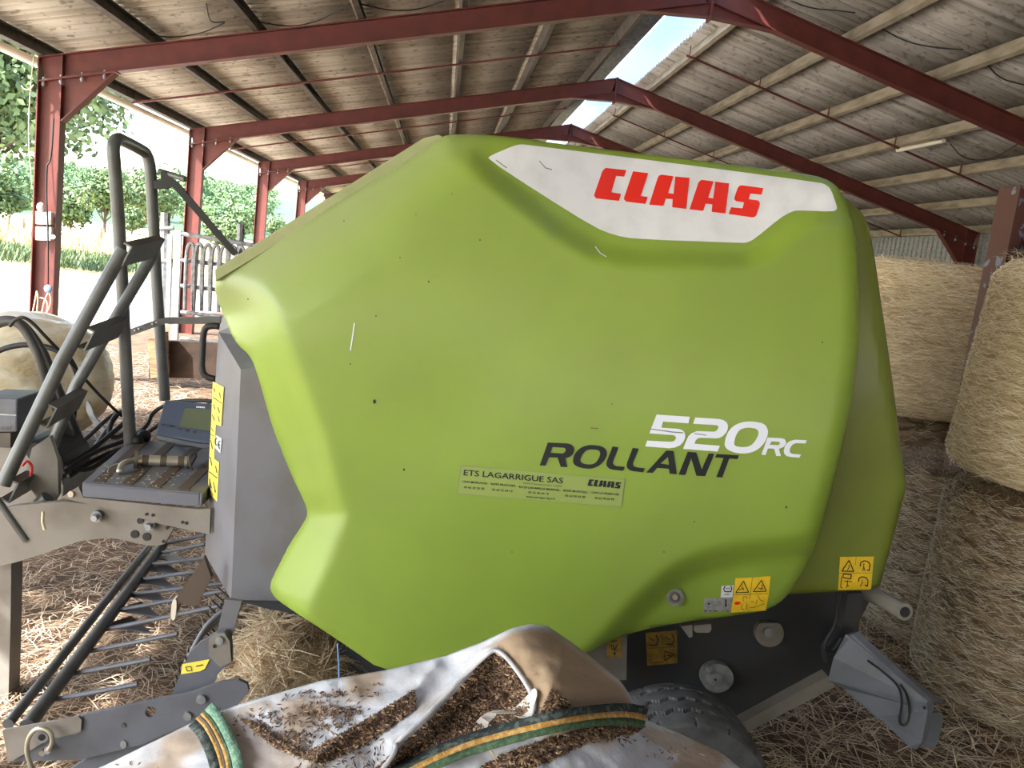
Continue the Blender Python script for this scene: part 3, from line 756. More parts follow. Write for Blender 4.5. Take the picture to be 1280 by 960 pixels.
L_CLAAS = {
 'C': cp([(215, 120), (240, 105), (510, 135), (482, 222), (375, 212), (308, 430), (440, 452), (412, 545), (110, 512), (82, 480), (85, 455), (190, 150)], o1, k1),
 'L': cp([(600, 150), (803, 175), (700, 480), (795, 492), (765, 585), (510, 555), (480, 525), (482, 495)], o1, k1),
 'A': cp([(815, 595), (930, 235), (950, 205), (985, 195), (1140, 215), (1068, 440), (1140, 450), (1165, 220), (1353, 237), (1308, 652), (1122, 630), (1130, 522), (1035, 515), (1003, 612)], o1, k1),
 'A2': cp([(180, 550), (300, 190), (325, 165), (350, 158), (500, 178), (428, 395), (495, 405), (525, 183), (707, 205), (658, 608), (475, 585), (485, 485), (395, 475), (362, 572)], o2, k1),
 'S': cp([(735, 522), (885, 538), (908, 460), (800, 442), (778, 420), (778, 395), (825, 260), (850, 235), (885, 230), (1165, 268), (1135, 355), (990, 340), (968, 415), (1090, 430), (1115, 455), (1117, 485), (1070, 630), (1045, 655), (1010, 658), (702, 612)], o2, k1)}
flat([[v] for v in L_CLAAS.values()], -.0045, 'decal_red', 'red_lettering', side)
k2 = 9.143; q3 = (670, 540); q4 = (800, 510); q5 = (890, 510)
ch = lambda pts, o: chaikin(cp(pts, o, k2), 1)
cs = lambda pts, o: cp(pts, o, k2)
ROL = [
 [cs([(42, 382), (135, 120), (360, 130), (400, 141), (428, 165), (438, 200), (432, 232), (420, 256), (380, 286), (335, 300), (360, 402), (282, 398), (245, 292), (145, 290), (108, 385)], q3), cs([(165, 238), (185, 172), (315, 180), (336, 190), (340, 208), (328, 232), (305, 246)], q3)],
 [ch([(420, 320), (440, 250), (500, 185), (570, 155), (640, 146), (745, 160), (800, 195), (815, 250), (790, 315), (730, 380), (660, 415), (590, 422), (490, 405), (430, 370)], q3), ch([(503, 320), (525, 260), (570, 210), (620, 198), (700, 203), (733, 225), (730, 275), (700, 330), (660, 365), (610, 372), (545, 365), (510, 345)], q3)],
 [cs([(875, 165), (942, 175), (880, 340), (880, 362), (892, 380), (920, 390), (1015, 398), (995, 443), (880, 432), (840, 420), (812, 395), (803, 365), (810, 330)], q3)],
 [cs([(1105, 182), (1175, 190), (1108, 355), (1110, 380), (1122, 396), (1150, 405), (1245, 415), (1225, 462), (1110, 448), (1070, 436), (1042, 410), (1035, 380), (1042, 345)], q3)],
 [cs([(70, 738), (300, 485), (382, 490), (420, 758), (340, 752), (328, 695), (195, 685), (145, 742)], q4), cs([(235, 635), (320, 560), (330, 648)], q4)],
 [cs([(440, 762), (545, 500), (645, 508), (705, 700), (785, 520), (848, 522), (745, 780), (645, 775), (585, 575), (515, 768)], q4)],
 [cs([(875, 525), (1132, 540), (1115, 585), (1020, 578), (940, 795), (872, 790), (955, 572), (858, 565)], q4)]]
flat(ROL, -.003, 'decal_black', 'black_lettering', side)
NUM = [
 [cs([(190, 75), (570, 100), (555, 175), (265, 155), (245, 225), (430, 238), (475, 248), (508, 275), (518, 310), (512, 350), (495, 388), (460, 425), (400, 452), (330, 460), (60, 438), (82, 372), (350, 386), (390, 378), (410, 352), (410, 328), (385, 310), (108, 290), (125, 240)], q4)],
 [cs([(632, 108), (900, 125), (955, 138), (992, 165), (1007, 200), (1003, 240), (990, 275), (950, 320), (910, 342), (865, 348), (700, 340), (665, 345), (640, 365), (622, 408), (915, 432), (885, 497), (492, 468), (530, 370), (555, 320), (590, 288), (650, 264), (845, 271), (878, 258), (898, 222), (890, 202), (865, 195), (608, 180)], q4)],
 [ch([(143, 410), (160, 320), (205, 240), (285, 180), (390, 152), (500, 156), (600, 180), (642, 250), (638, 310), (600, 400), (530, 472), (450, 510), (360, 523), (260, 512), (180, 478), (148, 440)], q5), ch([(252, 400), (270, 320), (310, 255), (360, 230), (430, 223), (515, 238), (536, 285), (515, 345), (470, 410), (420, 440), (360, 448), (290, 442), (258, 425)], q5)],
 [cs([(565, 532), (635, 338), (795, 345), (830, 357), (847, 385), (842, 415), (820, 445), (765, 468), (788, 550), (735, 548), (710, 465), (640, 462), (612, 538)], q5), cs([(660, 420), (680, 382), (765, 386), (778, 400), (762, 424)], q5)],
 [cs([(1082, 368), (1070, 405), (960, 402), (925, 415), (903, 440), (888, 475), (890, 505), (912, 523), (1018, 530), (1000, 568), (900, 560), (855, 550), (828, 525), (820, 490), (832, 440), (855, 405), (890, 378), (945, 362)], q5)]]
flat(NUM, -.003, 'text_white', 'white_lettering', side)
# ---- small sticker with the dealer's text, set with the built-in font
def text(body, px, py, hpx, wpx, m, parent, off, slope=.083, bold=0., shear=0., dfn=delta_, base=PY, name='printed_text', vert=None):
    # text whose baseline starts at (px,py) on the surface, cap height hpx, total width wpx, in hood pixels
    cu = bpy.data.curves.new('t', 'FONT'); cu.body = body; cu.size = 1; cu.offset = bold; cu.resolution_u = 2; cu.fill_mode = 'FRONT'
    ob = bpy.data.objects.new('t', cu); COL.objects.link(ob); bpy.context.view_layer.update()
    me = bpy.data.meshes.new_from_object(ob.evaluated_get(bpy.context.evaluated_depsgraph_get()))
    bpy.data.objects.remove(ob); xs = [v.co.x for v in me.vertices]
    if not xs: return [], []
    x0, x1 = min(xs), max(xs); ca = .72
    vv = []
    for v in me.vertices:
        u = (v.co.x-x0)/(x1-x0)*wpx; w = v.co.y/ca*hpx; u += shear*w
        if vert: X, Y = vert(u, w)
        else: X = px+u+w*.1; Y = py+u*slope-w
        vv.append(P(X, Y, base+dfn(round(X, 3), round(Y, 3))+off))
    ff = [tuple(p.vertices) for p in me.polygons]; bpy.data.meshes.remove(me); return vv, ff
q2 = (560, 540); kk = 5.333
ST = [(560+88/kk, 540+225/kk), (560+1178/kk, 540+318/kk), (560+1155/kk, 540+500/kk), (560+60/kk, 540+412/kk)]
stk = panel_obj('dealer_sticker', ST, 8, -.0018, 'sticker_green', side)
fr = MB()
def lineq(mb, pts, w, off, dfn=delta_, base=PY, closed=False):
    n = len(pts); rng = range(n if closed else n-1)
    for i in rng:
        a = pts[i]; b = pts[(i+1) % n]; dx, dy = b[0]-a[0], b[1]-a[1]; L = math.hypot(dx, dy) or 1; nx, ny = -dy/L*w/2, dx/L*w/2
        mb.add([P(x, y, base+dfn(round(x, 3), round(y, 3))+off) for x, y in ((a[0]+nx, a[1]+ny), (b[0]+nx, b[1]+ny), (b[0]-nx, b[1]-ny), (a[0]-nx, a[1]-ny))], [(0, 1, 2, 3)])
lineq(fr, ST, .5, -.0025, closed=True); 
mbx = MB()
for body, x, y, h_, w_, bo in (('ETS LAGARRIGUE SAS', 103, 288, 38, 662, .012), ('Votre Concessionnaire CLAAS', 498, 345, 11, 262, 0), ('12200 MORLHON', 95, 337, 14, 164, .01), ('46090 PRADINES', 282, 352, 14, 165, .01),
    ('46120 LACAPELLE MARIVAL', 470, 372, 14, 275, .01), ('82300 MONTEILS', 768, 396, 14, 162, .01), ('12400 LA PRIMAUBE', 952, 408, 13, 188, .01), ('05 65 29 92 20', 105, 374, 14, 136, .01), ('05 65 22 64 10', 293, 390, 14, 136, .01),
    ('05 65 40 64 10', 535, 408, 14, 136, .01), ('05 63 93 32 20', 780, 430, 14, 134, .01), ('05 65 70 36 90', 978, 446, 14, 128, .01), ('www.ets-lagarrigue.fr', 520, 436, 14, 196, .008)):
    vv, ff = text(body, 560+x/kk, 540+y/kk, h_/kk, w_/kk, 'decal_black', stk, -.004, bold=bo)
    mbx.add(vv, ff)
mbx.build('printed_text', 'decal_black', stk)
fr.build('sticker_border', 'grey_paint', stk)
# small black copy of the maker's wordmark on the sticker
def remap(p): # from the big wordmark's box to the small one's
    x0, y0, x1, y1 = 743, 209, 953, 272
    u = (p[0]-x0)/(954-743); v = (p[1]-(209+.118*(p[0]-743)))/45
    return (560+(930+u*225)/kk-0*v, 540+(315+u*20+v*50)/kk)
flat([[[remap(p) for p in v]] for v in L_CLAAS.values()], -.004, 'decal_black', 'small_wordmark', stk)
# scuffs and specks
mb = MB()
for (x, y, r) in ((468, 502, 2.2), (505, 587, 1.6), (470, 395, 1), (600, 300, 1), (438, 455, 1), (536, 352, 1.2), (500, 322, .9), (1028, 428, 1), (983, 634, 1.4), (868, 652, 1), (520, 268, .8), (640, 690, .8), (350, 300, 1), (430, 276, .9), (565, 242, .8), (765, 505, .8), (830, 690, .9), (310, 374, 1)):
    mb = MB(); mb.add([P(x+r*math.cos(a)*.8, y+r*math.sin(a)*(1.3 if x == 468 else 1), PY+delta_(x, y)-.003) for a in [k*PI/4 for k in range(8)]], [tuple(range(8))]); mb.build('dirt_speck', 'decal_black', side)
mb = MB()
lineq(mb, [(443, 404), (440, 425), (438, 438)], 1.3, -.0025); lineq(mb, [(744, 308), (750, 316), (758, 321)], 1.2, -.0025)
mb.build('scratch', 'text_white', side)
mb = MB(); lineq(mb, [(676, 301), (681, 303)], .1, 0)
for pts in ([(620, 200), (628, 206), (634, 210)], [(674, 201), (682, 210), (690, 212)]): lineq(mb, pts, 1.1, -.0045)
lineq(mb, [(812, 536), (840, 540), (854, 541)], 1.2, -.0045); lineq(mb, [(868, 542), (883, 544)], 1.1, -.0045)
mb.build('scratch', 'grey_paint', side)
mb = MB(); lineq(mb, [(738, 535), (748, 535.5)], 1.0, -.003); mb.build('scratch', 'brown_strip', side)

# ---- lock and safety stickers in the flare
def disc(cx, cy, rx, ry, Y, m, name, parent, th=.01, n=24):
    mb = MB(); mb.plate([P(cx+rx*math.cos(2*PI*k/n), cy+ry*math.sin(2*PI*k/n), Y) for k in range(n)], (0, th, 0)); return mb.build(name, m, parent)
dl = delta(844, 747)
lk = disc(844, 747, 10.5, 10.5, PY+dl-.012, 'galv_dull', 'hood_lock', BL, .02); disc(844, 747, 6.5, 6.5, PY+dl-.016, 'dark_steel', 'lock_recess', lk, .006); disc(844, 747, 3.2, 3.2, PY+dl-.022, 'steel', 'lock_bolt', lk, .008)
s6 = 11.636; e6 = (870, 710)
def six(pts): return cp(pts, e6, s6)
o = panel_obj('warning_sticker', six([(575, 150), (820, 138), (1085, 118), (1060, 380), (1015, 620), (760, 632), (508, 650), (545, 400)]), 8, -.002, 'yellow', side)
mb = MB()
W = -.004
for tri in ([(578, 360), (692, 190), (765, 352)], [(832, 345), (952, 178), (1022, 338)]): lineq(mb, six(tri), 1.1, W, closed=True)
lineq(mb, six([(820, 140), (790, 380), (765, 630)]), .5, W); lineq(mb, six([(548, 392), (1045, 372)]), .5, W)
for pts in ([(620, 325), (660, 300), (700, 320)], [(672, 262), (672, 292), (700, 300)], [(900, 290), (945, 300), (985, 305)], [(955, 240), (965, 290), (940, 320)], [(690, 480), (680, 440), (700, 415), (735, 420), (742, 450)], [(680, 530), (655, 560), (665, 595), (700, 605)], [(735, 520), (742, 575), (728, 605)], [(890, 460), (868, 530)], [(900, 405), (940, 470), (995, 490)], [(780, 580), (860, 570), (995, 520)], [(800, 490), (845, 492)]):
    lineq(mb, six(pts), .9 if pts[0][1] < 350 else .6, W)
mb.build('pictogram', 'decal_black', o)
flat([[six([(555, 508), (580, 488), (630, 490), (655, 510), (620, 535), (570, 535)])]], W, 'decal_red', 'pictogram_hand', o)
o = panel_obj('tyre_pressure_sticker', six([(372, 258), (548, 248), (530, 428), (358, 430)]), 8, -.002, 'decal_white', side)
mb = MB(); lineq(mb, six([(425, 260), (402, 310), (420, 345), (505, 345), (520, 305), (508, 258)]), 1.3, W); lineq(mb, six([(412, 386), (485, 383)]), .9, W); lineq(mb, six([(432, 300), (495, 298)]), .7, W); mb.build('pictogram', 'decal_black', o)
o = panel_obj('type_plate_sticker', six([(125, 440), (545, 432), (500, 628), (100, 648)]), 8, -.0018, 'silver_sticker', side)
mb = MB()
flat([[six([(425, 455), (445, 455), (447, 540), (455, 540), (430, 575), (412, 540), (423, 540)])], [six([(165, 520), (185, 505), (205, 520), (185, 540)])]], W, 'decal_black', 'pictogram', o)
for a, b in ((115, 160), (190, 225), (255, 320), (385, 405), (440, 475)): lineq(mb, six([(a, 628), (b, 624)]), 1.4, W)
lineq(mb, six([(225, 500), (360, 495)]), .4, W); lineq(mb, six([(225, 540), (360, 538)]), .4, W)
mb.build('fine_print', 'dark_steel', o)

# ---- rear (tailgate) cover
REAR = [(1040, 236), (1056, 247), (1078, 266), (1086, 282), (1093, 320), (1112, 450), (1133, 608), (1118, 668), (1100, 732), (1085, 738), (1000, 742), (960, 744), (950, 600), (1000, 300)]
def d_rear(x, y):
    e = dedge(REAR, x, y); d = .19
    d += .02*(1-math.sqrt(max(0, 1-(1-min(e, 8)/8)**2)))
    return d
drear = functools.lru_cache(None)(d_rear)
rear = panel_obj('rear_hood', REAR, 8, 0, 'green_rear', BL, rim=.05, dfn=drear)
lab(rear, 'darker olive-green rear hood panel of the tailgate')
s7 = 13.71; e7 = (1030, 680)
sv = lambda pts: cp(pts, e7, s7)
o = panel_obj('warning_sticker', sv([(275, 220), (855, 215), (805, 780), (240, 790)]), 8, -.002, 'yellow', rear, dfn=drear)
mb = MB()
for pts, cl in (([(305, 465), (430, 280), (510, 470)], 1), ([(620, 385), (630, 320), (690, 285), (770, 310), (790, 360), (775, 460), (735, 440)], 0), ([(685, 330), (680, 400), (660, 465)], 0), ([(685, 400), (705, 465)], 0),
                ([(590, 650), (600, 590), (650, 560), (730, 580), (755, 630), (745, 730), (700, 700)], 0), ([(650, 620), (660, 660), (620, 730)], 0), ([(330, 515), (470, 525), (455, 600), (325, 575)], 1), ([(305, 560), (285, 740), (320, 755)], 0), ([(350, 640), (480, 645)], 0), ([(405, 620), (400, 700), (380, 755)], 0), ([(400, 700), (430, 720)], 0), ([(400, 450), (430, 400), (430, 360)], 0)):
    lineq(mb, sv(pts), 1.3 if len(pts) > 4 or cl else 1.0, -.004, dfn=drear, closed=bool(cl))
lineq(mb, sv([(550, 220), (520, 785)]), .4, -.004, dfn=drear); lineq(mb, sv([(255, 500), (830, 495)]), .4, -.004, dfn=drear)
mb.build('pictogram', 'decal_black', o)
# ---- top covers & hidden bodywork
mb = MB()
q = [(268, 337), (269, 352), (420, 262), (556, 172), (548, 168), (530, 172)]
mb.plate([P(a, b, PY+.16) for a, b in q], (0, 2.2, 0))
lab(mb.build('front_cover', 'green_dusty', BL, bevel=.004), 'dusty pale-green top front cover along the hood seam')
inner = chaikin([(x+(700-x)*.05, y+(470-y)*.05) for x, y in OUT], 1)
mb = MB(); poly = [(576, 186), (1035, 236), (1060, 300), (1060, 430), (1040, 600), (1000, 700), (760, 735), (640, 690), (440, 620), (400, 500), (330, 430), (300, 358)]
mb.plate([P(a, b, PY+.34) for a, b in poly], (0, 1.95, 0)); lab(mb.build('bale_chamber', 'dark_body', BL), 'dark steel bale chamber behind the hoods')
mb = MB(); mb.plate([P(a, b, PY+.16)+Vector((0, 2.16, 0)) for a, b in [(x+(700-x)*.01, y+(470-y)*.01) for x, y in OUT]], (0, .06, 0)); mb.build('far_side_hood', 'green', BL)
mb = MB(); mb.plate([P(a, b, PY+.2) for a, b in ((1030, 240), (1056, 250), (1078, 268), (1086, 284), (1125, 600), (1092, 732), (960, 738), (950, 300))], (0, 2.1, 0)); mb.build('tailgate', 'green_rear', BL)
# ---- grey front housing with chamfers
A = PY+.18
fa = dict(t0=P(278, 392, A+.3), t1=P(360, 380, A+.02), k0=P(301, 462, A), k1=P(345, 452, A), b1=P(287, 742, A+.02), b0=P(257, 690, A+.38), f0=P(272, 424, A+.38))
mb = MB()
side_f = [P(301, 462, A), P(420, 440, A), P(470, 600, A), P(450, 760, A), P(415, 752, A), P(289, 750, A)]
front = [P(273, 415, A+.34), P(301, 462, A), P(289, 750, A), P(256, 692, A+.4)]
cham = [P(281, 388, A+.34), P(350, 380, A+.1), P(420, 440, A), P(301, 462, A), P(273, 415, A+.34)]
back = [Vector((v.x, PY+2.2, v.z)) for v in (P(278, 388, A+.3), P(256, 692, A+.4), P(289, 750, A), P(450, 760, A), P(470, 600, A), P(420, 400, A))]
for f_ in (side_f, front, cham): mb.add(f_, [tuple(range(len(f_)))])
mb.add([front[0], front[3], Vector((front[3].x, PY+2.2, front[3].z)), Vector((front[0].x, PY+2.2, front[0].z))], [(0, 1, 2, 3)])
mb.add([front[3], front[2], Vector((front[2].x, PY+2.2, front[2].z)), Vector((front[3].x, PY+2.2, front[3].z))], [(0, 1, 2, 3)])
mb.add([front[2], side_f[3], Vector((side_f[3].x, PY+2.2, side_f[3].z)), Vector((front[2].x, PY+2.2, front[2].z))], [(0, 1, 2, 3)])
mb.add([front[0], cham[0], Vector((cham[0].x, PY+2.2, cham[0].z)), Vector((front[0].x, PY+2.2, front[0].z))], [(0, 1, 2, 3)])
fh = mb.build('front_housing', 'grey_box', BL); lab(fh, 'grey sheet-metal front housing beside the tray')
# stickers lie on the front facet: plane through front[0..3]
def onfront(px, py, off=-.004):
    n = (front[1]-front[0]).cross(front[2]-front[0]).normalized(); d = ray(px, py)
    if n.dot(fw) > 0: n = -n
    t = (front[0]-CAM).dot(n)/d.dot(n); return CAM+d*t-n*off
s8 = 5.333; e8 = (250, 460)
c8 = lambda pts: [onfront(x, y) for x, y in cp(pts, e8, s8)]
def c8o(pts, off): return [onfront(x, y, off) for x, y in cp(pts, e8, s8)]
mb = MB(); pl = [(92, 90), (165, 128), (148, 388), (112, 375), (100, 605), (134, 630), (120, 890), (58, 825), (70, 560), (80, 380)]
tr = tessellate_polygon([[Vector((x, y, 0)) for x, y in pl]]); mb.add(c8(pl), [tuple(t) for t in tr]); yo = mb.build('warning_sticker_strip', 'yellow_pale', fh)
mb = MB()
def l8(pts, w, off=-.006):
    P8 = cp(pts, e8, s8)
    for i in range(len(P8)-1):
        a, b = P8[i], P8[i+1]; dx, dy = b[0]-a[0], b[1]-a[1]; L = math.hypot(dx, dy) or 1; nx, ny = -dy/L*w/2, dx/L*w/2
        mb.add([onfront(x, y, off) for x, y in ((a[0]+nx, a[1]+ny), (b[0]+nx, b[1]+ny), (b[0]-nx, b[1]-ny), (a[0]-nx, a[1]-ny))], [(0, 1, 2, 3)])
for pts in ([(95, 195), (155, 235)], [(80, 440), (103, 455)], [(68, 690), (125, 735)], [(100, 130), (108, 160)], [(140, 160), (145, 200)], [(98, 240), (108, 275)], [(128, 260), (140, 300)], [(90, 310), (105, 350)], [(130, 320), (138, 360)], [(85, 400), (98, 425)], [(80, 480), (92, 540)], [(75, 590), (88, 650)], [(112, 650), (122, 700)], [(70, 740), (85, 800)], [(98, 760), (112, 830)]):
    l8(pts, .9)
mb.build('pictogram', 'decal_black', yo)
mb = MB(); pl = [(112, 445), (152, 470), (142, 568), (104, 530)]; mb.add(c8(pl), [(0, 1, 2, 3)]); ce = mb.build('ce_sticker', 'decal_white', fh)
mb = MB()
for pts in ([(123, 466), (114, 472), (110, 490), (113, 506), (121, 516)], [(146, 486), (136, 488), (131, 504), (133, 524), (141, 540)], [(132, 508), (143, 515)]): l8(pts, 1.1)
mb.build('ce_mark', 'decal_black', ce)
# grab handle of the front housing
mb = MB(); mb.tube([P(a, b, A+.42) for a, b in chaikin([(274, 408), (266, 407), (257, 409), (254, 418), (253, 440), (252, 462), (257, 471), (270, 474)], 1, False)], .014, 8); mb.build('grab_handle', 'black', fh, smooth=True)

# ---- underside: chassis plates, hubs, arm
cha = MB(); cha.plate([P(a, b, PY+.5) for a, b in ((735, 780), (1092, 725), (1092, 742), (1062, 800), (1050, 830), (1035, 856), (985, 885), (930, 912), (760, 925), (660, 925), (640, 800))], (0, .08, 0))
ch1 = cha.build('chassis_plate', 'dark_body', BL); lab(ch1, 'dark blue-black chassis side plate under the hoods')
mb = MB(); mb.plate([P(a, b, PY+.22) for a, b in ((732, 805), (784, 790), (783, 850), (735, 852))], (0, .05, 0)); br = mb.build('bracket', 'grey_paint', BL)
def plain(x, y): return 0.
o = flat([[[(759, 800), (778, 797), (777, 821), (758, 823)]]], 0, 'yellow_dirty', 'warning_sticker', br, plain, PY+.216)
mb = MB()
for pts in ([(764, 802), (772, 801)], [(766, 806), (768, 812), (773, 804)], [(764, 806), (765, 812), (771, 812)]): lineq(mb, pts, 1, 0, plain, PY+.214)
lineq(mb, [(768, 815), (768.5, 819)], 2, 0, plain, PY+.214); mb.build('pictogram', 'decal_black', o)
o = flat([[[(807, 791), (846, 788), (847, 829), (809, 832)]]], 0, 'yellow_dirty', 'warning_sticker', ch1, plain, PY+.493)
mb = MB()
lineq(mb, [(831, 814), (843, 818), (831, 826)], 1.1, 0, plain, PY+.49, True); lineq(mb, [(834, 819), (839, 820)], 1.2, 0, plain, PY+.49)
for dx in (0, 20):
    lineq(mb, [(812+dx, 806-dx*.06), (820+dx, 807-dx*.06), (823+dx, 800-dx*.06), (820+dx, 794-dx*.06)], 1.2, 0, plain, PY+.49); lineq(mb, [(811+dx, 797-dx*.06), (818+dx, 801-dx*.06)], 1, 0, plain, PY+.49)
lineq(mb, [(811, 829), (828, 828)], .8, 0, plain, PY+.49); lineq(mb, [(828, 792), (829, 829)], .4, 0, plain, PY+.49); lineq(mb, [(808, 811), (846, 808)], .4, 0, plain, PY+.49)
mb.build('pictogram', 'decal_black', o)
hb = disc(897, 848, 20, 18, PY+.46, 'galv_dull', 'roller_bearing', BL, .05); disc(894, 850, 9, 8, PY+.435, 'galv', 'bearing_hub', hb, .03); disc(894.5, 850, 1.5, 1.5, PY+.431, 'black', 'grease_hole', hb, .004); disc(887, 837, 4, 4, PY+.445, 'galv', 'bolt', hb, .02)
mb = MB(); n = 26; mb.plate([P(962+18*math.cos(2*PI*k/n), 792+max(-13, 17*math.sin(2*PI*k/n)), PY+.47) for k in range(n)], (0, .04, 0)); hb = mb.build('roller_bearing', 'grey_paint', BL); disc(961, 791, 6, 6, PY+.455, 'galv_dull', 'bearing_hub', hb, .02)
for pl in ([(851, 783), (866, 781), (866, 796), (862, 798)], [(868, 782), (889, 780), (890, 787), (887, 791), (870, 791), (867, 788)]):
    mb = MB(); mb.plate([P(a, b, PY+.1) for a, b in pl], (0, .05, 0)); mb.build('latch_tab', 'grey_paint', BL, bevel=.003)
mb = MB(); mb.plate([P(a, b, PY+.24) for a, b in ((1060, 742), (1078, 742), (1072, 805), (1048, 812), (1034, 830), (1032, 812), (1052, 786))], (0, .05, 0)); mb.build('hinge_plate', 'dark_body', BL)
mb = MB(); mb.tube(spline([P(1048, 742, PY+.2), P(1046, 780, PY+.2), P(1032, 800, PY+.2), P(1030, 813, PY+.2), P(1042, 815, PY+.2), P(1052, 798, PY+.2)], 3), .008, 8); mb.build('hydraulic_hose', 'black', BL, smooth=True)
# chassis rail behind (greyish sloping bar)
mb = MB(); mb.plate([P(a, b, PY+.22) for a, b in ((925, 905), (985, 872), (1035, 845), (1045, 858), (995, 884), (930, 918))], (0, .06, 0)); mb.build('chassis_rail', 'grey_paint', BL)
# bale kicker arm
arm = MB(); Ya, Yb = PY+.14, PY-.02
av = [P(1056, 795, Ya), P(1066, 793, Ya), P(1158, 879, Yb), P(1160, 888, Yb), P(1152, 928, Yb), P(1145, 937, Yb), P(1136, 933, Yb), P(1098, 896, Yb+.05), P(1098, 900, Yb+.05), P(1053, 860, Ya), P(1035, 850, Ya), P(1042, 822, Ya)]
arm.plate(av, (.03, .012, .01)); am = arm.build('kicker_arm', 'grey_blue', BL); lab(am, 'grey folded-steel bale kicker arm at the tail')
mb = MB(); mb.add([P(1056, 795, Ya), P(1158, 879, Yb), P(1178, 880, Yb+.16), P(1078, 800, Ya+.16)], [(0, 1, 2, 3)]); o = mb.build('arm_flange', 'grey_blue', am); md = o.modifiers.new('t', 'SOLIDIFY'); md.thickness = .01
mb = MB(); mb.plate([P(a, b, Yb+.14) for a, b in chaikin([(1160, 893), (1177, 890), (1180, 898), (1172, 930), (1166, 936), (1156, 934), (1154, 925)], 1)], (0, .02, 0)); mb.build('end_foot', 'grey_blue', am)
mb = MB(); mb.tube([P(a, b, Yb+.02) for a, b in chaikin([(1085, 826), (1102, 838), (1125, 858), (1128, 880), (1123, 904), (1132, 908), (1138, 890), (1134, 868), (1126, 856)], 2, False)], .005, 7); mb.build('arm_cable', 'black', am, smooth=True)
disc(1156, 885, 1.8, 1.8, Yb-.012, 'black', 'bolt_hole', am, .004)
mb = MB(); a = P(1085, 740, PY+.35); b = P(1131, 765, PY+.08)
mb.tube([a, b], .036, 16); tb = mb.build('pivot_tube', 'grey_paint', BL, smooth='auto'); mb = MB(); mb.tube([b-(b-a).normalized()*.002, b+(b-a).normalized()*.003], .022, 14); mb.build('tube_bore', 'black', tb)

# ---- wheels
def wheel(cy, nm):
    cx, cz, R_, W_ = P(836, 1010, 2.9).x, .27, .355, .31
    e = BL; mb = MB(); na, nw = 384, 48; vs = []
    for i in range(na):
        a = 2*PI*i/na
        for j in range(nw+1):
            u = j/nw; v = (u-.5)*2
            r = R_*(1-.055*abs(v)**4); edge = abs(v) > .78
            for gc in (-.5, 0, .5):
                zz = gc+.05*(abs((i % 12)-6)/3-1)
                if abs(v-zz) < .05: r -= .016
            if edge and (i % 24) < 2: r -= .014
            if j in (0, nw): r = R_*.93
            vs.append((cx+r*math.cos(a), cy+v*W_/2, cz+r*math.sin(a)))
    fs = [(i*(nw+1)+j, i*(nw+1)+j+1, ((i+1) % na)*(nw+1)+j+1, ((i+1) % na)*(nw+1)+j) for i in range(na) for j in range(nw)]
    o0 = len(vs)
    for s_ in (0, 1):
        for rr, yy in ((.80, 1.0), (.62, 1.02), (.55, .93), (.54, .6)):
            for i in range(na): a = 2*PI*i/na; vs.append((cx+R_*rr*math.cos(a), cy+(yy if s_ else -yy)*W_/2, cz+R_*rr*math.sin(a)))
    for s_ in (0, 1):
        base = o0+s_*4*na
        for i in range(na):
            j = (i+1) % na; e0 = nw if s_ else 0
            fs.append((i*(nw+1)+e0, j*(nw+1)+e0, base+j, base+i))
            for q in range(3): fs.append((base+q*na+i, base+q*na+j, base+(q+1)*na+j, base+(q+1)*na+i))
    mb.add(vs, fs); ty = mb.build('tyre', 'rubber', BL, smooth='auto'); lab(ty, 'grey ribbed rubber tyre with zigzag grooves')
    mb = MB(); mb.cyl((cx, cy-.09, cz), (cx, cy+.09, cz), R_*.56, 32); mb.cyl((cx, cy-.14, cz), (cx, cy, cz), .07, 16); mb.build('wheel_rim', 'galv_dull', ty, smooth='auto')
    return cx, cz
cx, cz = wheel(2.90, 'near'); wheel(5.35, 'far')
mb = MB(); mb.cyl((cx, 3.05, cz), (cx, 5.2, cz), .05, 14); mb.build('axle', 'dark_steel', BL, smooth='auto')

# ---- drawbar, tray and front frame
YF = 3.45
mb = MB()
mb.plate([P(a, b, YF) for a, b in ((76, 622), (98, 608), (104, 622), (250, 637), (263, 636), (262, 668), (200, 655), (128, 634))], (0, .02, 0), mi=0)
o = mb.build('tray_side_plate', 'grey_paint', BL); lab(o, 'dusty beige-grey side plate carrying the tray')
disc(88, 618, 4, 4, YF-.01, 'steel', 'bolt', o, .02, 8)
for x, y in ((183, 643), (191, 644), (228, 653), (233, 654)): disc(x, y, 2, 2, YF-.003, 'black', 'bolt_hole', o, .004, 12)
mb = MB()
mb.plate([P(a, b, YF+.05) for a, b in ((-20, 640), (20, 632), (81, 627), (130, 632), (205, 656), (217, 660), (206, 680), (195, 682), (184, 682), (140, 672), (101, 676), (60, 690), (20, 703), (-20, 712))], (0, .03, 0))
db = mb.build('drawbar_plate', 'grey_paint', BL); lab(db, 'broad grey drawbar cheek plate with bolt holes')
mb = MB(); mb.plate([P(a, b, YF+1.2) for a, b in ((-20, 640), (20, 632), (81, 627), (130, 632), (205, 656), (217, 660), (206, 680), (184, 682), (140, 672), (101, 676), (20, 703), (-20, 712))], (0, .03, 0)); mb.build('far_drawbar_plate', 'grey_paint', BL)
for x, y in ((120, 646), (187, 657)):
    b_ = disc(x, y, 7, 7, YF+.025, 'galv_dull', 'washer', db, .02, 24); mb = MB(); c_ = P(x, y, YF+.02); mb.cyl(c_, c_-Vector((0, .025, 0)), .014, 6); mb.build('hex_bolt', 'galv', db)
for x, y, r in ((168, 668, 5), (183, 671, 5), (175, 651, 4), (209, 660, 2), (204, 677, 2)): disc(x, y, r, r, YF+.045, 'black', 'bolt_hole', db, .003, 18)
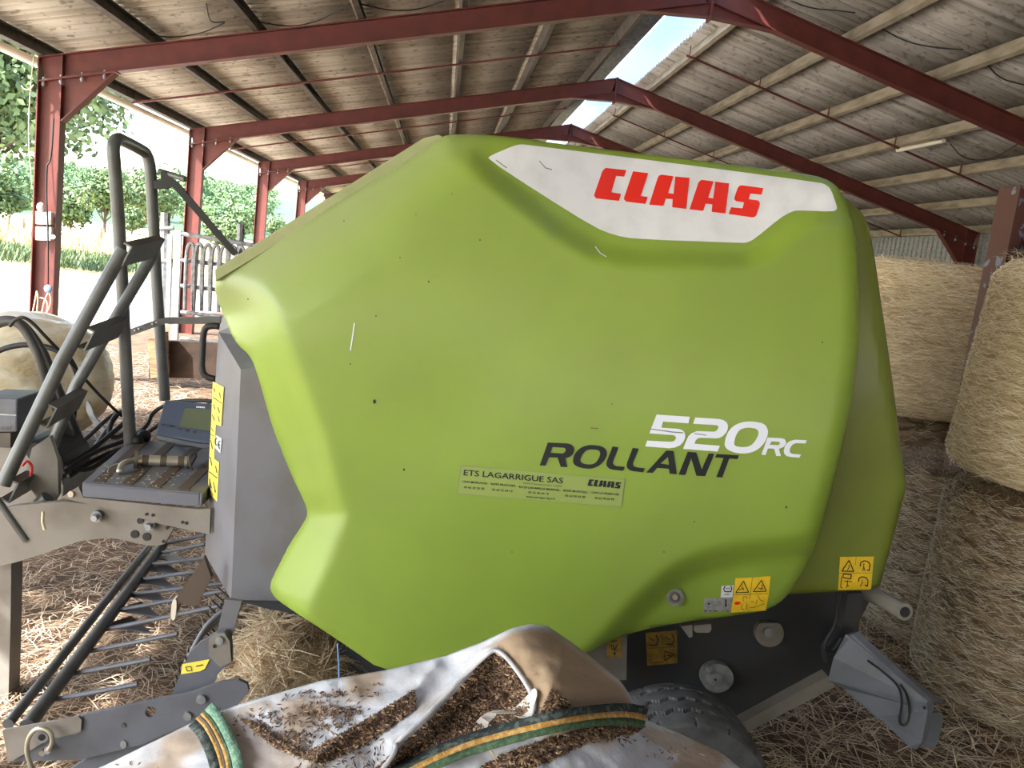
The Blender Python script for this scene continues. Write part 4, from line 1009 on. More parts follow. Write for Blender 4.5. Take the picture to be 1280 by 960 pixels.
# tray
zt = P(180, 612, YF-.02).z
def TZ(px, py, z): d = ray(px, py); return CAM+d*((z-H)/d.z)
c1 = TZ(103, 603, zt); c2 = TZ(250, 616, zt); c3 = TZ(268, 560, zt); c4 = TZ(165, 548, zt)
c3.x = max(c3.x, c2.x)
mb = MB(); mb.plate([c1, c2, c3, c4], (0, 0, -.012)); 
mb.plate([c1, c2, c2+Vector((0, 0, -.06)), c1+Vector((0, 0, -.06))], (0, .01, 0))
mb.plate([c2, c3, c3+Vector((0, 0, -.06)), c2+Vector((0, 0, -.06))], (.01, 0, 0))
tr_ = mb.build('tray', 'tray', BL, bevel=.004); lab(tr_, 'blue-grey ribbed sheet-metal tray above the drawbar')
for t in (.12, .36, .60, .84):
    a = c1.lerp(c2, t); b = c4.lerp(c3, t); mb = MB(); wv = Vector((.022, 0, 0)); u3 = Vector((0, 0, .003))
    a = a.lerp(b, .03); mb.plate([a-wv+u3, a+wv+u3, b+wv+u3, b-wv+u3], (0, 0, -.004)); mb.build('grip_strip', 'brown_strip', tr_)
mb = MB()
for _ in range(70):
    u, v = random.random()**.8, random.random()*.35; a = c1.lerp(c2, u*.8); b = c4.lerp(c3, u*.8); q = a.lerp(b, v)+Vector((0, 0, .004)); r_ = random.uniform(.003, .008)
    mb.add([q+Vector((r_, 0, 0)), q+Vector((0, r_*.7, .001)), q-Vector((r_, 0, 0)), q-Vector((0, r_*.7, 0))], [(0, 1, 2, 3)])
o = mb.build('crumb_litter', 'string'); tag(o, 'pale crumbs scattered on the blue-grey tray', 'crumbs', kind='stuff')
# tilted stay under tray to baler body
mb = MB(); mb.sweep(P(262, 640, YF+.3), P(300, 640, YF+.3), [(-.1, -.05), (.1, -.05), (.1, .05), (-.1, .05)], (0, 1, 0), (0, 0, 1)); mb.build('mounting_beam', 'grey_paint', BL)

# ---- ladder and hand rails
lad = MB()
def tubepx(pts, r, m='tube', parent=BL, name='rail', it=2, n=12):
    mb = MB(); q = [P(a, b, Y) for a, b, Y in pts]; mb.tube(spline(q, it) if it else q, r, n); return mb.build(name, m, parent, smooth='auto')
tubepx([(163, 558, 4.15), (157, 450, 4.13), (150, 300, 4.10), (143, 205, 4.08), (141, 182, 4.08), (146, 173, 4.10), (155, 176, 4.2), (178, 188, 4.45), (184, 193, 4.5), (188, 210, 4.5), (191, 260, 4.5), (197, 380, 4.5), (206, 500, 4.52)], .029, name='hand_rail', it=1)
lr = tubepx([(154, 312, 3.86), (78, 450, 3.75), (4, 606, 3.62)], .030, name='ladder_rail', it=0)
tubepx([(194, 306, 4.15), (190, 320, 4.12), (96, 480, 4.0), (52, 588, 3.9), (50, 606, 3.9)], .027, name='ladder_rail', it=0)
def rung(x1, y1, Y1_, x2, y2, Y2_):
    mb = MB(); a = P(x1, y1, Y1_); b = P(x2, y2, Y2_); up = (P(x1-7, y1+14, Y1_)-a).normalized(); sdv = (b-a).normalized().cross(up)
    prof = [(-.05, -.02), (.05, -.02), (.05, .02), (.042, .02), (.042, -.012), (-.042, -.012), (-.042, .02), (-.05, .02)]
    mb.sweep(a, b, prof, up, sdv); return mb.build('ladder_step', 'tube', BL)
rung(154, 318, 3.84, 196, 308, 4.13); rung(107, 424, 3.78, 149, 408, 4.07); rung(60, 520, 3.70, 99, 498, 4.0); rung(12, 614, 3.62, 54, 590, 3.9)
# stay from the rail top to the hood and flat bar
tubepx([(232, 224, 4.4), (200, 214, 4.5)], .014, name='stay_end')
mb = MB(); mb.plate([P(a, b, 4.45) for a, b in ((191, 226), (192, 236), (208, 236), (215, 233), (291, 320), (297, 316), (222, 228), (212, 220), (204, 212), (201, 214), (201, 226))], (0, .02, 0)); mb.build('stay_bracket', 'black', BL)
mb = MB(); mb.plate([P(a, b, 4.3) for a, b in ((160, 412), (185, 403), (205, 397), (275, 396), (275, 405), (206, 405), (187, 411), (162, 420))], (0, .03, 0)); fb = mb.build('flat_brace', 'tube', BL)
for x, y in ((168, 413), (173, 411), (190, 405), (195, 403)): disc(x, y, 1.2, 1.2, 4.29, 'galv', 'brace_hole', fb, .006, 8)
# bracket cluster at the foot of the ladder
mb = MB(); mb.plate([P(a, b, 3.75) for a, b in ((40, 560), (62, 545), (72, 575), (73, 618), (60, 640), (30, 600))], (0, .03, 0)); mb.build('ladder_bracket', 'grey_paint', BL)
tubepx([(22, 655, 3.7), (60, 622, 3.7)], .032, name='pivot_pin', it=0)
tubepx([(-5, 622, 3.5), (33, 676, 3.5)], .014, name='latch_spring', it=0)
mb = MB(); mb.plate([P(a, b, 3.55) for a, b in chaikin([(-20, 620), (-2, 634), (14, 652), (20, 680), (12, 690), (0, 705), (-20, 712)], 1)], (0, .03, 0)); mb.build('hitch_plate', 'grey_paint', BL)
disc(-1, 684, 5, 7, 3.54, 'galv_dull', 'bolt', BL, .02, 12)
# support stand (far left upright)
mb = MB(); mb.plate([P(a, b, 3.6) for a, b in ((4, 680), (15, 678), (13, 800), (8, 965), (4, 1000), (-26, 1000), (-22, 690))], (0, .1, 0)); lab(mb.build('parking_stand', 'grey_paint', BL, bevel=.006), 'square grey parking stand at the left picture edge')
# tool box / hitch head at left
mb = MB(); q = [(-30, 497), (22, 499), (21, 540), (-30, 541)]
mb.plate([P(a, b, 3.9) for a, b in q], (0, .25, 0)); tb = mb.build('control_box', 'grey_blue', BL, bevel=.008)
mb = MB(); mb.plate([P(a, b, 3.91) for a, b in ((-30, 541), (13, 541), (13, 560), (-30, 558))], (0, .2, 0)); mb.build('box_bracket', 'dark_steel', BL)
vv, ff = text('eal', 0, 537, 6, 13, 'dark_steel', tb, 0, slope=.02, shear=.25, dfn=plain, base=3.895); mb = MB(); mb.add(vv, ff); mb.build('embossed_letters', 'dark_steel', tb)
mb = MB(); lineq(mb, [(-20, 517), (20, 519)], 1.6, 0, plain, 3.893); mb.build('box_groove', 'galv', tb)
mb = MB(); mb.plate([P(a, b, 4.05) for a, b in chaikin([(-30, 553), (10, 556), (60, 572), (80, 600), (78, 632), (20, 640), (-30, 645)], 1)], (0, .4, 0)); mb.build('drawbar_head', 'grey_paint', BL, bevel=.01)
mb = MB(); mb.plate([P(a, b, 4.0) for a, b in chaikin([(20, 552), (50, 552), (76, 566), (82, 585), (78, 604), (60, 598), (40, 580)], 1)], (0, .3, 0)); mb.build('hose_guide', 'black', BL, bevel=.01)
mb = MB(); mb.plate([P(a, b, 4.6) for a, b in chaikin([(107, 503), (110, 501), (114, 508), (118, 522), (130, 532), (131, 545), (118, 532), (108, 516)], 1)], (0, .015, 0)); mb.build('hook_tab', 'galv_dull', BL)
# hoses and cables over the drawbar
def hose(pts, r, label, m='cable', name='hose'):
    mb = MB(); mb.tube(spline([P(a, b, Y) for a, b, Y in pts], 3), r, 9); return tag(mb.build(name, m, smooth=True), label, 'hose')
hose([(-10, 408, 4.1), (10, 400, 4.1), (26, 404, 4.1), (42, 430, 4.1), (52, 455, 4.1), (62, 490, 4.15), (75, 520, 4.2), (98, 568, 4.3)], .022, 'thick grey hydraulic hose arching highest over the left end of the drawbar')
hose([(-10, 402, 4.2), (18, 398, 4.2), (36, 412, 4.2), (56, 442, 4.2), (70, 480, 4.25), (88, 520, 4.3), (104, 560, 4.35)], .02, 'second grey hydraulic hose, running just behind the highest arching one')
hose([(-10, 442, 4.3), (12, 433, 4.3), (38, 430, 4.3), (70, 436, 4.3), (88, 448, 4.3), (98, 470, 4.32), (94, 500, 4.35), (90, 540, 4.4)], .014, 'thin dark hose looping low across the plastic-wrapped bale', 'black')
hose([(12, 408, 4.0), (20, 398, 4.0), (34, 396, 4.0), (60, 424, 4.05), (88, 452, 4.2), (120, 490, 4.35), (152, 520, 4.5)], .008, 'thin dark cord running from the hose arch down to the cable bundle', 'black', 'cord')
hose([(80, 590, 3.95), (105, 572, 4.1), (130, 560, 4.2), (165, 548, 4.3), (185, 532, 4.4), (190, 515, 4.5), (215, 502, 4.5), (258, 500, 4.4), (290, 506, 4.3)], .011, 'black cable lying over the top of the display monitor', 'black', 'cable')
hose([(82, 584, 4.0), (110, 590, 4.1), (140, 568, 4.2), (168, 552, 4.3), (200, 530, 4.35), (225, 512, 4.4), (262, 506, 4.35)], .011, 'second black cable from the drawbar to the monitor', 'black', 'cable')
hose([(90, 580, 4.1), (118, 560, 4.2), (142, 540, 4.4), (160, 525, 4.5), (155, 512, 4.5), (142, 520, 4.5), (134, 545, 4.4), (150, 548, 4.4), (164, 530, 4.4)], .013, 'coiled black cable bundle standing beside the ladder foot', 'black', 'cable')
hose([(86, 596, 4.0), (112, 578, 4.15), (150, 560, 4.25), (176, 560, 4.2)], .012, 'short black cable in front of the coiled bundle', 'black', 'cable')
hose([(78, 570, 4.3), (112, 545, 4.4), (135, 522, 4.5), (150, 514, 4.6), (140, 528, 4.6), (120, 556, 4.5), (96, 600, 4.4)], .012, 'grey cable at the back of the coiled bundle', 'cable', 'cable')
hose([(200, 550, 4.35), (215, 556, 4.2), (245, 558, 4.1), (268, 557, 4.1)], .007, 'thin black lead trailing below the display monitor', 'black', 'cable')
mb = MB(); mb.ball(P(180, 545, 4.2), .035, 6, (1, 1, .9)); mb.ball(P(172, 551, 4.15), .03, 6); tag(mb.build('cable_connector', 'black', smooth=True), 'black round cable connectors at the corner of the tray', 'connector')
wire('string_tie', [P(28, 582, 3.7), P(34, 575, 3.7), P(41, 583, 3.7), P(38, 595, 3.7)], .006, 'decal_red', 'short red string tied to the lowest ladder step', 'string')
wire('string_tie', [P(54, 640, 3.45), P(53, 652, 3.45), P(56, 662, 3.45)], .006, 'string', 'frayed cream string hanging under the ladder bracket', 'string')

# ---- monitor and hitch pin
e = empty('display_monitor', TZ(235, 553, zt), 'dark blue-grey display monitor lying on the tray', 'monitor')
YM = 4.05
mb = MB(); mb.plate([P(a, b, Y) for a, b, Y in ((206, 500, YM+.12), (280, 506, YM+.12), (282, 556, YM), (250, 554, YM), (194, 543, YM))], (0, .06, -.02)); mo = mb.build('housing', 'housing', e, bevel=.01)
mb = MB(); mb.plate([P(a, b, Y-.006) for a, b, Y in ((231, 510, YM+.10), (275, 512, YM+.10), (275, 541, YM+.03), (224, 533, YM+.03))], (0, .006, 0)); mb.build('screen', 'screen', e)
mb = MB(); mb.plate([P(a, b, YM-.005) for a, b in ((196, 544, ), (250, 555), (275, 556), (275, 561), (250, 560), (196, 549))], (0, .05, 0)); mb.build('front_lip', 'grey_blue', e, bevel=.003)
mb = MB(); 
for k in range(5): mb.box(P(246+k*2.3, 508.7+k*.15, YM+.10), (.006, .004, .007))
mb.build('maker_mark', 'text_white', e)
for x, y in ((204, 531), (214, 533), (224, 536), (234, 538), (243, 540)): disc(x, y, 2, 1.2, YM+.02, 'black', 'button', e, .004, 10)
e = empty('hitch_pin', TZ(200, 582, zt), 'steel hitch pin with bent handle and ring clip lying on the tray', 'hitch pin')
zz = zt+.03
p1 = TZ(170, 575, zz); p2 = TZ(237, 577, zz)
mb = MB(); mb.cyl(p1, p2, .024, 16); mb.build('shaft', 'steel', e, smooth='auto')
d_ = (p2-p1).normalized(); mb = MB(); mb.cyl(p1-d_*.006, p1+d_*.01, .042, 20); mb.build('collar', 'dark_steel', e, smooth='auto'); mb = MB(); mb.cyl(p2-d_*.01, p2+d_*.006, .03, 20); mb.build('collar', 'dark_steel', e, smooth='auto')
for t in (.12, .45, .78): mb = MB(); mb.cyl(p1.lerp(p2, t), p1.lerp(p2, t+.12), .0245, 16); mb.build('rust_band', 'brown_strip', e, smooth='auto')
mb = MB(); mb.tube(spline([p1, TZ(160, 577, zz), TZ(152, 580, zz), TZ(149, 590, zt+.014)], 2), .013, 10); mb.build('bent_handle', 'steel', e, smooth=True)
mb = MB(); c_ = TZ(240, 578, zz); mb.tube([c_+Vector((.01*math.sin(a*2), math.cos(a)*.03, math.sin(a)*.042)) for a in [2*PI*k/24 for k in range(25)]], .004, 7); mb.build('ring_clip', 'dark_steel', e, smooth=True)
mb = MB(); c_ = TZ(143, 586, zt+.012); mb.tube([c_+Vector((math.cos(a)*.024, math.sin(a)*.04, .012*math.sin(a))) for a in [2*PI*k/20 for k in range(21)]], .002, 6); mb.build('split_ring', 'steel', e, smooth=True)

# ---- tined windguard bar over the pick-up
zr_ = .43
def lz(px, py): return TZ(px, py, zr_)
g1 = MB(); a0 = P(10, 905, 2.98); a1 = P(186, 684, 4.75)
g1.tube([a0, a1], .020, 12); g1.build('guard_tube', 'tube', BL, smooth='auto')
b0 = P(34, 908, 2.98); b1 = P(203, 682, 4.75); g1 = MB(); g1.tube([b0, b1], .028, 14); gt_ = g1.build('guard_tube', 'tube', BL, smooth='auto'); lab(gt_, 'thicker grey tube carrying the tines')
TN = [(70, 874, 172, 855), (93, 842, 188, 824), (113, 814, 222, 792), (131, 787, 276, 757), (146, 763, 282, 738), (160, 743, 282, 729), (172, 725, 262, 712), (183, 706, 262, 697), (196, 692, 256, 680), (205, 680, 256, 669)]
for (x1, y1, x2_, y2_) in TN:
    # height where the tine leaves the tube
    t = (882-y1)/(882-682); Yt = 3.2+(1/(1/4.75)-3.2)*0
    d0 = ray(x1, y1); best = min((( (CAM+d0*((b0.lerp(b1, s/200)).y/d0.y)-b0.lerp(b1, s/200)).length, b0.lerp(b1, s/200).y) for s in range(201)))
    Yt = best[1]; p = P(x1, y1, Yt); q = P(x2_, y2_, Yt)
    mb = MB(); mb.tube([p, q], .0105, 8); mb.build('tine', 'grey_blue', BL, smooth='auto')
mb = MB()
for k in range(6):
    p = b0.lerp(b1, .45+k*.09); mb.add([p, p+Vector((.22, .0, -.02)), p+Vector((.05, .22, -.05)), p+Vector((-.02, .05, -.03))], [(0, 1, 2, 3)])
o = mb.build('tine_mount', 'grey_blue', BL); md = o.modifiers.new('t', 'SOLIDIFY'); md.thickness = .006
# side arm of the pick-up
YA = 2.93
mb = MB(); hole = lambda x, y, r, Y=YA: [P(x+r*math.cos(-2*PI*k/16), y+r*math.sin(-2*PI*k/16), Y) for k in range(16)]
arm = [(4, 913), (60, 906), (100, 896), (105, 894), (160, 882), (200, 874), (240, 866), (275, 853), (298, 850), (309, 855), (311, 864), (304, 874), (285, 892), (235, 905), (180, 930), (100, 950), (12, 952)]
mb.plate([P(a, b, YA) for a, b in arm], (0, .016, 0), holes=[hole(188, 890, 7)]); pa = mb.build('pickup_arm', 'grey_blue', BL); lab(pa, 'long blue-grey steel arm plate along the bottom left')
mb = MB(); mb.plate([P(a, b, YA-.012) for a, b in chaikin([(3, 913), (98, 896), (102, 900), (101, 914), (95, 917), (60, 925), (14, 952), (10, 950)], 0)], (0, .01, 0)); mb.build('end_bracket', 'grey_paint', pa)
disc(52, 922, 8, 7, YA-.018, 'galv_dull', 'bush', pa, .01); disc(52, 922, 4.5, 4, YA-.02, 'black', 'bush_bore', pa, .004)
disc(251, 875, 6, 5.5, YA-.012, 'galv', 'bolt', pa, .02); disc(234, 896, 5, 5, YA-.01, 'galv_dull', 'bolt', pa, .02); disc(154, 931, 4, 5, YA-.006, 'galv_dull', 'bolt', pa, .01); disc(154, 907, 3, 2.6, YA-.004, 'dark_steel', 'bolt_hole', pa, .004)
mb = MB(); mb.plate([P(a, b, YA+.03) for a, b in ((60, 980), (112, 946), (180, 925), (240, 900), (300, 890), (330, 980))], (0, .02, 0)); mb.build('lower_arm', 'grey_blue', BL)
mb = MB(); mb.tube([P(a, b, YA-.05) for a, b in chaikin([(40, 962), (33, 940), (35, 922), (44, 911), (55, 910), (64, 916), (66, 928), (60, 938)], 2, False)], .0085, 9); mb.build('spring_hook', 'steel', pa, smooth=True)
disc(52, 942, 4, 3.5, YA-.02, 'steel', 'hook_nut', pa, .02); disc(59, 938, 4, 5, YA-.03, 'galv', 'hook_thread', pa, .02)
# straps from housing to arm
mb = MB(); mb.plate([P(a, b, 3.03) for a, b in ((281, 749), (302, 752), (289, 798), (270, 796))], (0, .02, 0)); o = mb.build('hanger_strap', 'grey_box', BL)
mb = MB(); mb.plate([P(a, b, 3.0) for a, b in ((256, 800), (270, 791), (281, 789), (288, 798), (290, 812), (290, 828), (280, 835), (272, 843), (266, 858), (264, 866), (213, 872), (222, 850), (238, 815), (250, 803))], (0, .02, 0)); sp_ = mb.build('hanger_plate', 'grey_blue', BL)
mb = MB(); mb.plate([P(a, b, 2.995) for a, b in ((262, 798), (272, 790), (282, 790), (288, 800), (290, 826), (276, 832), (262, 818))], (0, -.012, 0)); mb.build('swivel_plate', 'grey_paint', sp_)
disc(274, 801, 5, 5, 2.975, 'galv_dull', 'bolt', sp_, .02); disc(268, 808, 2.2, 2.2, 2.98, 'black', 'bolt_hole', sp_, .004)
o = flat([[[(228, 830), (262, 824), (256, 836), (250, 839), (226, 843)]]], 0, 'yellow_pale', 'warning_sticker', sp_, plain, 2.996)
mb = MB(); lineq(mb, [(232, 834), (238, 833), (240, 838), (234, 839)], 1, 0, plain, 2.993, True); lineq(mb, [(245, 833), (254, 831)], 1.4, 0, plain, 2.993); mb.build('pictogram', 'decal_black', o)
# pale-tipped lever
mb = MB(); mb.plate([P(a, b, 3.2) for a, b in ((255, 697), (264, 722), (246, 757), (238, 758), (225, 754), (217, 776), (213, 772), (214, 755), (220, 748))], (0, .03, 0)); lv = mb.build('lever', 'brown_strip', BL)
mb = MB(); mb.plate([P(a, b, 3.195) for a, b in chaikin([(215, 750), (220, 749), (221, 756), (219, 774), (215, 776), (213, 770)], 1)], (0, .04, 0)); mb.build('lever_tip', 'gutter', lv)
# curved spring tines of the pick-up reel
for k in range(16):
    t = k/15; x = 296-t*74; y = 752+t*118; Y = 3.25+.9*(1-t)*.5
    p = [P(x-6-18*(1-t), y-18, Y), P(x-2-8*(1-t), y-6, Y), P(x+6, y+7, Y)]
    mb = MB(); mb.tube(spline(p, 2), .0035, 6); mb.build('spring_tine', 'black', BL, smooth=True)
for k in range(5):
    mb = MB(); mb.tube(spline([P(305-k*2, 750+k*3, 3.5), P(262-k*3, 772+k*5, 3.45), P(236-k*2, 820+k*4, 3.4)], 3), .010, 8); mb.build('stripper_band', 'dark_steel' if k % 2 else 'grey_blue', BL, smooth=True)
mb = MB(); mb.cyl((P(370, 800, 3.4).x, 3.62, .34), (P(370, 800, 3.4).x, 5.2, .34), .24, 24); mb.build('pickup_reel', 'dark_body', BL, smooth='auto')
mb = MB(); mb.plate([P(a, b, 3.48) for a, b in ((300, 752), (420, 757), (500, 850), (500, 905), (430, 905), (420, 800), (390, 772), (330, 760))], (0, .03, 0)); mb.build('under_guard', 'dark_body', BL)
mb = MB(); mb.tube(spline([P(422, 805, 3.1), P(424, 830, 3.1), P(424, 856, 3.1)], 2), .004, 6); tag(mb.build('twine', 'blue_string', smooth=True), 'pale blue twine hanging below the green hood', 'twine')

# ================================================================ OPEN SACK OF SEED IN FRONT
TOPL = [(60, 985), (130, 957), (185, 930), (238, 904), (300, 880), (400, 851), (480, 838), (556, 820), (600, 803), (640, 785), (662, 780), (684, 782), (705, 796), (740, 822), (775, 850), (795, 880), (806, 900), (845, 915), (900, 940), (925, 960), (960, 990)]
def topy(x):
    for i in range(len(TOPL)-1):
        a, b = TOPL[i], TOPL[i+1]
        if a[0] <= x <= b[0]: return a[1]+(b[1]-a[1])*(x-a[0])/(b[0]-a[0])
    return 990
FOLD1 = [(545, 832), (520, 862), (475, 890), (420, 925), (385, 955), (370, 985)]      # soft fold between the two seed drifts
LIP = [(612, 810), (600, 822), (572, 850), (545, 880), (520, 905), (490, 925), (492, 945), (470, 975)]
HOOD = [(615, 808), (628, 818), (645, 838), (662, 860), (672, 880), (668, 905)]
PIT = [(615, 812), (635, 828), (655, 856), (664, 884), (640, 905), (600, 920), (560, 935), (480, 985), (440, 1010), (470, 960), (505, 930), (545, 893), (585, 850), (602, 826)]
PILE2 = [(300, 898), (345, 935), (400, 955), (450, 935), (520, 885), (518, 862), (475, 890), (425, 918), (385, 940), (350, 925), (322, 905)]
PILE3 = [(672, 900), (690, 862), (710, 878), (716, 890), (690, 893)]
PILE4 = [(560, 985), (625, 945), (690, 922), (760, 905), (808, 908), (790, 918), (740, 925), (700, 945), (660, 962), (640, 985)]
def lined(poly, x, y):
    best = 1e9
    for i in range(len(poly)-1):
        ax, ay = poly[i]; bx, by = poly[i+1]; dx, dy = bx-ax, by-ay
        t = min(1, max(0, ((x-ax)*dx+(y-ay)*dy)/(dx*dx+dy*dy))); best = min(best, math.hypot(x-ax-t*dx, y-ay-t*dy))
    return best
def sackD(x, y):
    ty = topy(x); v = (y-ty)/(1180-ty)
    D = 1.78-.55*max(0, v)**.85
    D -= .02*math.exp(-(lined(FOLD1, x, y)/7)**2)
    if inside(PIT, x, y): D += .05*sstep(0, 25, dedge(PIT, x, y))
    D -= .028*math.exp(-(lined(LIP, x, y)/9)**2)
    D -= .075*math.exp(-(lined([(640, 800), (690, 835), (700, 870)], x, y)/38)**2)
    D += .014*noise.noise(Vector((x*.012, y*.02, 0)))+.006*noise.noise(Vector((x*.04, y*.05, 3)))+.004*noise.noise(Vector((x*.09, y*.1, 5)))+.007*(1-abs(noise.noise(Vector((x*.018+y*.012, y*.03-x*.01, 9)))))**6
    cr = math.exp(-(lined([(702, 800), (700, 840), (680, 880)], x, y)/5)**2)*.008
    return D-cr
e = empty('bulk_sack', (P(520, 960, 1.5).x, 1.55, 0), 'open white bulk sack with green and yellow lifting straps, in the foreground', 'sack')
nx, nv = 150, 70; vs = []; st = []
for i in range(nx+1):
    x = 62+(958-62)*i/nx; ty = topy(x)
    for j in range(nv+1):
        y = ty+(1180-ty)*(j/nv)**1.15; vs.append(P(x, y, sackD(x, y)))
        k = 0.
        hoodp = [(600, 812), (640, 787), (662, 784), (690, 786), (745, 828), (780, 856), (806, 903), (720, 897), (665, 890), (660, 860), (640, 835), (618, 812)]
        if inside(hoodp, x, y): k = .95*sstep(0, 10, dedge(hoodp, x, y)+3)
        nn = noise.noise(Vector((x*.012, y*.02, 7)))
        k = max(k, .8*sstep(.12, .4, nn))
        if inside([(250, 898), (330, 875), (345, 880), (310, 900), (345, 935), (420, 960), (420, 990), (300, 990), (285, 930)], x, y): k = max(k, .55)
        if inside([(790, 905), (850, 918), (920, 955), (860, 950), (810, 925)], x, y): k = max(k, .6)
        if x < 240: k = max(k, .35*sstep(-.3, .3, nn))
        st.append(k)
fs = [(i*(nv+1)+j, (i+1)*(nv+1)+j, (i+1)*(nv+1)+j+1, i*(nv+1)+j+1) for i in range(nx) for j in range(nv)]
# skirt: back, sides and front fall to the floor
bd = [i*(nv+1) for i in range(nx+1)]; fr_ = [i*(nv+1)+nv for i in range(nx+1)]
lf = [j for j in range(nv+1)]; rt = [nx*(nv+1)+j for j in range(nv+1)]
loop = bd+rt[1:]+fr_[::-1][1:]+lf[::-1][1:-1]
cen = Vector((P(520, 960, 1.5).x, 1.5, 0)); prev = loop; o0 = len(vs)
for s_, (zf, ex) in enumerate(((.8, 1.0), (.5, 1.03), (.2, 1.02), (0, .97))):
    cur = []
    for q, idx in enumerate(loop):
        p = vs[idx]; dv = Vector((p.x-cen.x, p.y-cen.y, 0)); push = Vector((0, 0, 0))
        if p.y > 1.4 and idx in set(bd[:1]): pass
        vs.append(Vector((cen.x+dv.x*ex, min(cen.y+dv.y*ex, 2.3), p.z*zf))); st.append(.2); cur.append(len(vs)-1)
    for q in range(len(loop)):
        a, b = prev[q], prev[(q+1) % len(loop)]; c_, d_ = cur[(q+1) % len(loop)], cur[q]; fs.append((a, b, c_, d_))
    prev = cur
mb = MB(); mb.add(vs, fs); sk = mb.build('fabric', 'fabric', e, smooth=True, tone=st, attr='stain')
md = sk.modifiers.new('t', 'SOLIDIFY'); md.thickness = .003; md.offset = -1
def onsack(x, y, off=0): return P(x, y, sackD(x, y)-off)
# rolled hem round the mouth, inner film
mb = MB(); pts = [onsack(a, b, .012) for a, b in chaikin([(478, 962), (496, 938), (494, 928), (522, 905), (548, 880), (575, 850), (602, 824), (617, 811), (630, 818), (648, 840), (662, 862), (669, 880), (664, 896)], 2, False)]
mb.tube(pts, .005, 8); mb.build('hem', 'fabric', e, smooth=True, tone=[0.1]*len(mb.v), attr='stain')
FILM = chaikin([(590, 908), (604, 892), (622, 887), (640, 888), (655, 874), (668, 858), (672, 866), (668, 880), (662, 895), (655, 898), (632, 891), (612, 900), (608, 912), (630, 912), (640, 905), (648, 909), (620, 920), (594, 922)], 1)
fm = MB(); tr = tessellate_polygon([[Vector((x, y, 0)) for x, y in FILM]]); fm.add([onsack(x, y, .015+.02*noise.noise(Vector((x*.06, y*.06, 1)))+.05*(1 if inside(PIT, x, y) else 0)*0) for x, y in FILM], [tuple(t) for t in tr])
o = fm.build('inner_film', 'film', e); md = o.modifiers.new('t', 'SOLIDIFY'); md.thickness = .0015
mb = MB(); mb.tube(spline([onsack(607, 912, .03), onsack(609, 925, .035), onsack(612, 936, .035), onsack(618, 945, .02)], 2), .0018, 6); mb.build('loose_thread', 'string', e, smooth=True)
# striped lifting straps
def strap(cl, w, bands, name, label, bulge=.02):
    c = chaikin(cl, 2, False); n = len(c); root = None
    tot = sum(b[0] for b in bands); off = -tot/2
    for wd, m in bands:
        mb = MB(); a0_, a1_ = off/tot*w, (off+wd)/tot*w; off += wd
        v = []
        for i, (x, y) in enumerate(c):
            dx = c[min(i+1, n-1)][0]-c[max(i-1, 0)][0]; dy = c[min(i+1, n-1)][1]-c[max(i-1, 0)][1]; L = math.hypot(dx, dy); nx_, ny_ = -dy/L, dx/L
            for a in (a0_, a1_): v.append(onsack(x+nx_*a, y+ny_*a, .012+bulge*math.sin(PI*i/(n-1))))
        mb.add(v, [(2*i, 2*i+1, 2*i+3, 2*i+2) for i in range(n-1)])
        if root is None: ob = mb.build(name, m, e, smooth=True); lab(ob, label); root = ob
        else: ob = mb.build('strap_stripe', m, root, smooth=True)
        md = ob.modifiers.new('t', 'SOLIDIFY'); md.thickness = .003
strap([(250, 893), (262, 905), (275, 930), (283, 955), (288, 1000)], 42, [(1, 'strap_pale'), (.25, 'strap_green'), (.35, 'strap_yellow'), (.25, 'brown_strip'), (.35, 'strap_yellow'), (1.0, 'strap_dark')], 'lifting_strap', 'pale green, yellow and dark striped strap at the left corner')
strap([(470, 985), (540, 948), (590, 928), (650, 912), (720, 897), (780, 891), (808, 897)], 27, [(1, 'strap_dark'), (.7, 'strap_yellow'), (.9, 'strap_green')], 'lifting_strap', 'green and yellow woven strap across the sack mouth', .03)
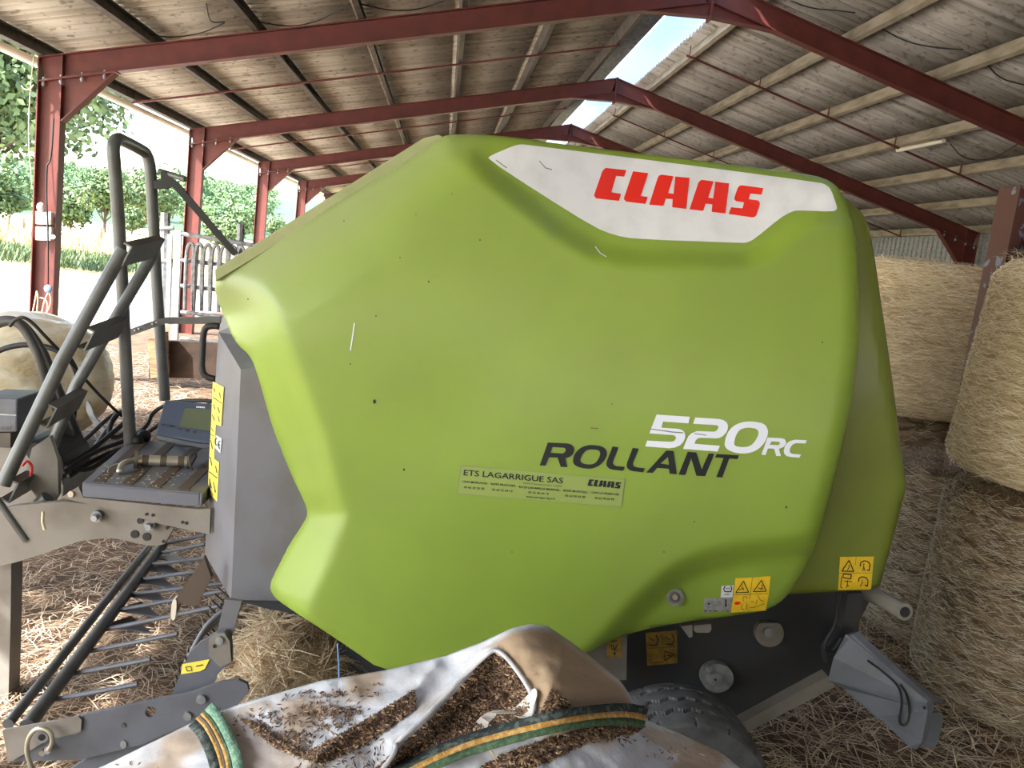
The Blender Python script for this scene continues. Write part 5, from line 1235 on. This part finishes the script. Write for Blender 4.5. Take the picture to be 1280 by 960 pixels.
# seed
def seeds():
    mb = MB(); tn = []
    def one(x, y, off, s=1.):
        p = onsack(x, y, off); a = random.random()*PI
        ax = (RT*math.cos(a)+fw*math.sin(a)*.8+UP*math.sin(a)*.5+Vector((random.gauss(0, .25),)*3)).normalized()
        L = .0066*s*random.uniform(.7, 1.25); r_ = .0019*s*random.uniform(.8, 1.2); u = ax.orthogonal().normalized(); w = ax.cross(u)
        mb.add([p-ax*L]+[p+(u*math.cos(k*2.094)+w*math.sin(k*2.094))*r_ for k in range(3)]+[p+ax*L], [(0, 1, 2), (0, 2, 3), (0, 3, 1), (4, 2, 1), (4, 3, 2), (4, 1, 3)])
        t = random.random()**3.6; tn.extend([t]*5)
    def area(poly, n, off=0.004, thick=.006):
        xs = [p[0] for p in poly]; ys = [p[1] for p in poly]; c = 0
        while c < n:
            x = random.uniform(min(xs), max(xs)); y = random.uniform(min(ys), max(ys))
            if inside(poly, x, y): one(x, y, off+random.random()*thick); c += 1
    for poly, n in ((PIT, 7500), (PILE2, 3200), (PILE3, 700), (PILE4, 3200)):
        bm = gridpoly(poly, 5)
        bvs = [onsack(v.co.x, v.co.y, .004) for v in bm.verts]; bm.verts.index_update(); bfs = [tuple(v.index for v in f.verts) for f in bm.faces]; bm.free()
        mb.add(bvs, bfs); tn.extend([0.]*len(bvs)); area(poly, n)
    # spilled singles
    for (cx_, cy_, sx, sy, n) in ((395, 868, 14, 3, 34), (420, 866, 7, 3, 20), (405, 888, 22, 7, 120), (430, 890, 12, 5, 50), (330, 905, 12, 10, 60), (345, 895, 10, 5, 14), (372, 905, 25, 12, 70), (420, 910, 14, 10, 60), (447, 861, 4, 3, 9), (464, 868, 5, 2, 7), (475, 855, 6, 2, 5), (460, 935, 12, 12, 30), (370, 925, 14, 8, 80), (300, 900, 14, 12, 16), (720, 900, 30, 4, 60), (775, 893, 15, 4, 60), (780, 924, 14, 3, 26), (840, 940, 14, 4, 16), (655, 905, 40, 4, 30), (667, 841, 3, 3, 2), (425, 955, 30, 10, 60), (200, 955, 30, 5, 6)):
        for _ in range(n): one(cx_+random.gauss(0, sx), max(cy_+random.gauss(0, sy), topy(cx_)+6), .005)
    return mb, tn
mb, tn = seeds()
tag(mb.build('seed_heap', 'seed', tone=tn, fix=False), 'brown husky seed spilling over the open white sack', 'seed', kind='stuff')

# ================================================================ LIGHT
w = bpy.data.worlds.new('sky'); S.world = w; w.use_nodes = True; n = w.node_tree.nodes; l = w.node_tree.links
sk_ = n.new('ShaderNodeTexSky'); sk_.sky_type = 'NISHITA'; sk_.sun_disc = False; sk_.sun_elevation = math.radians(48); sk_.sun_rotation = math.radians(230); sk_.dust_density = 3.; sk_.air_density = 1.2
bg = n['Background']; l.new(sk_.outputs[0], bg.inputs[0]); bg.inputs[1].default_value = .5
sun = bpy.data.lights.new('sun', 'SUN'); sun.energy = 9; sun.angle = .0093; sun.color = (1, .97, .93)
so = bpy.data.objects.new('sun', sun); COL.objects.link(so); el = math.radians(40.5)
sv_ = Vector((-.85*math.cos(el), -.53*math.cos(el), math.sin(el))); so.rotation_euler = sv_.to_track_quat('Z', 'Y').to_euler(); so.location = (0, 0, 20)
S.view_settings.view_transform = 'Standard'; S.view_settings.look = 'None'; S.view_settings.gamma = 1; S.view_settings.use_curve_mapping = False
S.view_settings.exposure = 1.2
S.cycles.max_bounces = 8; S.cycles.diffuse_bounces = 5; S.cycles.use_denoising = True
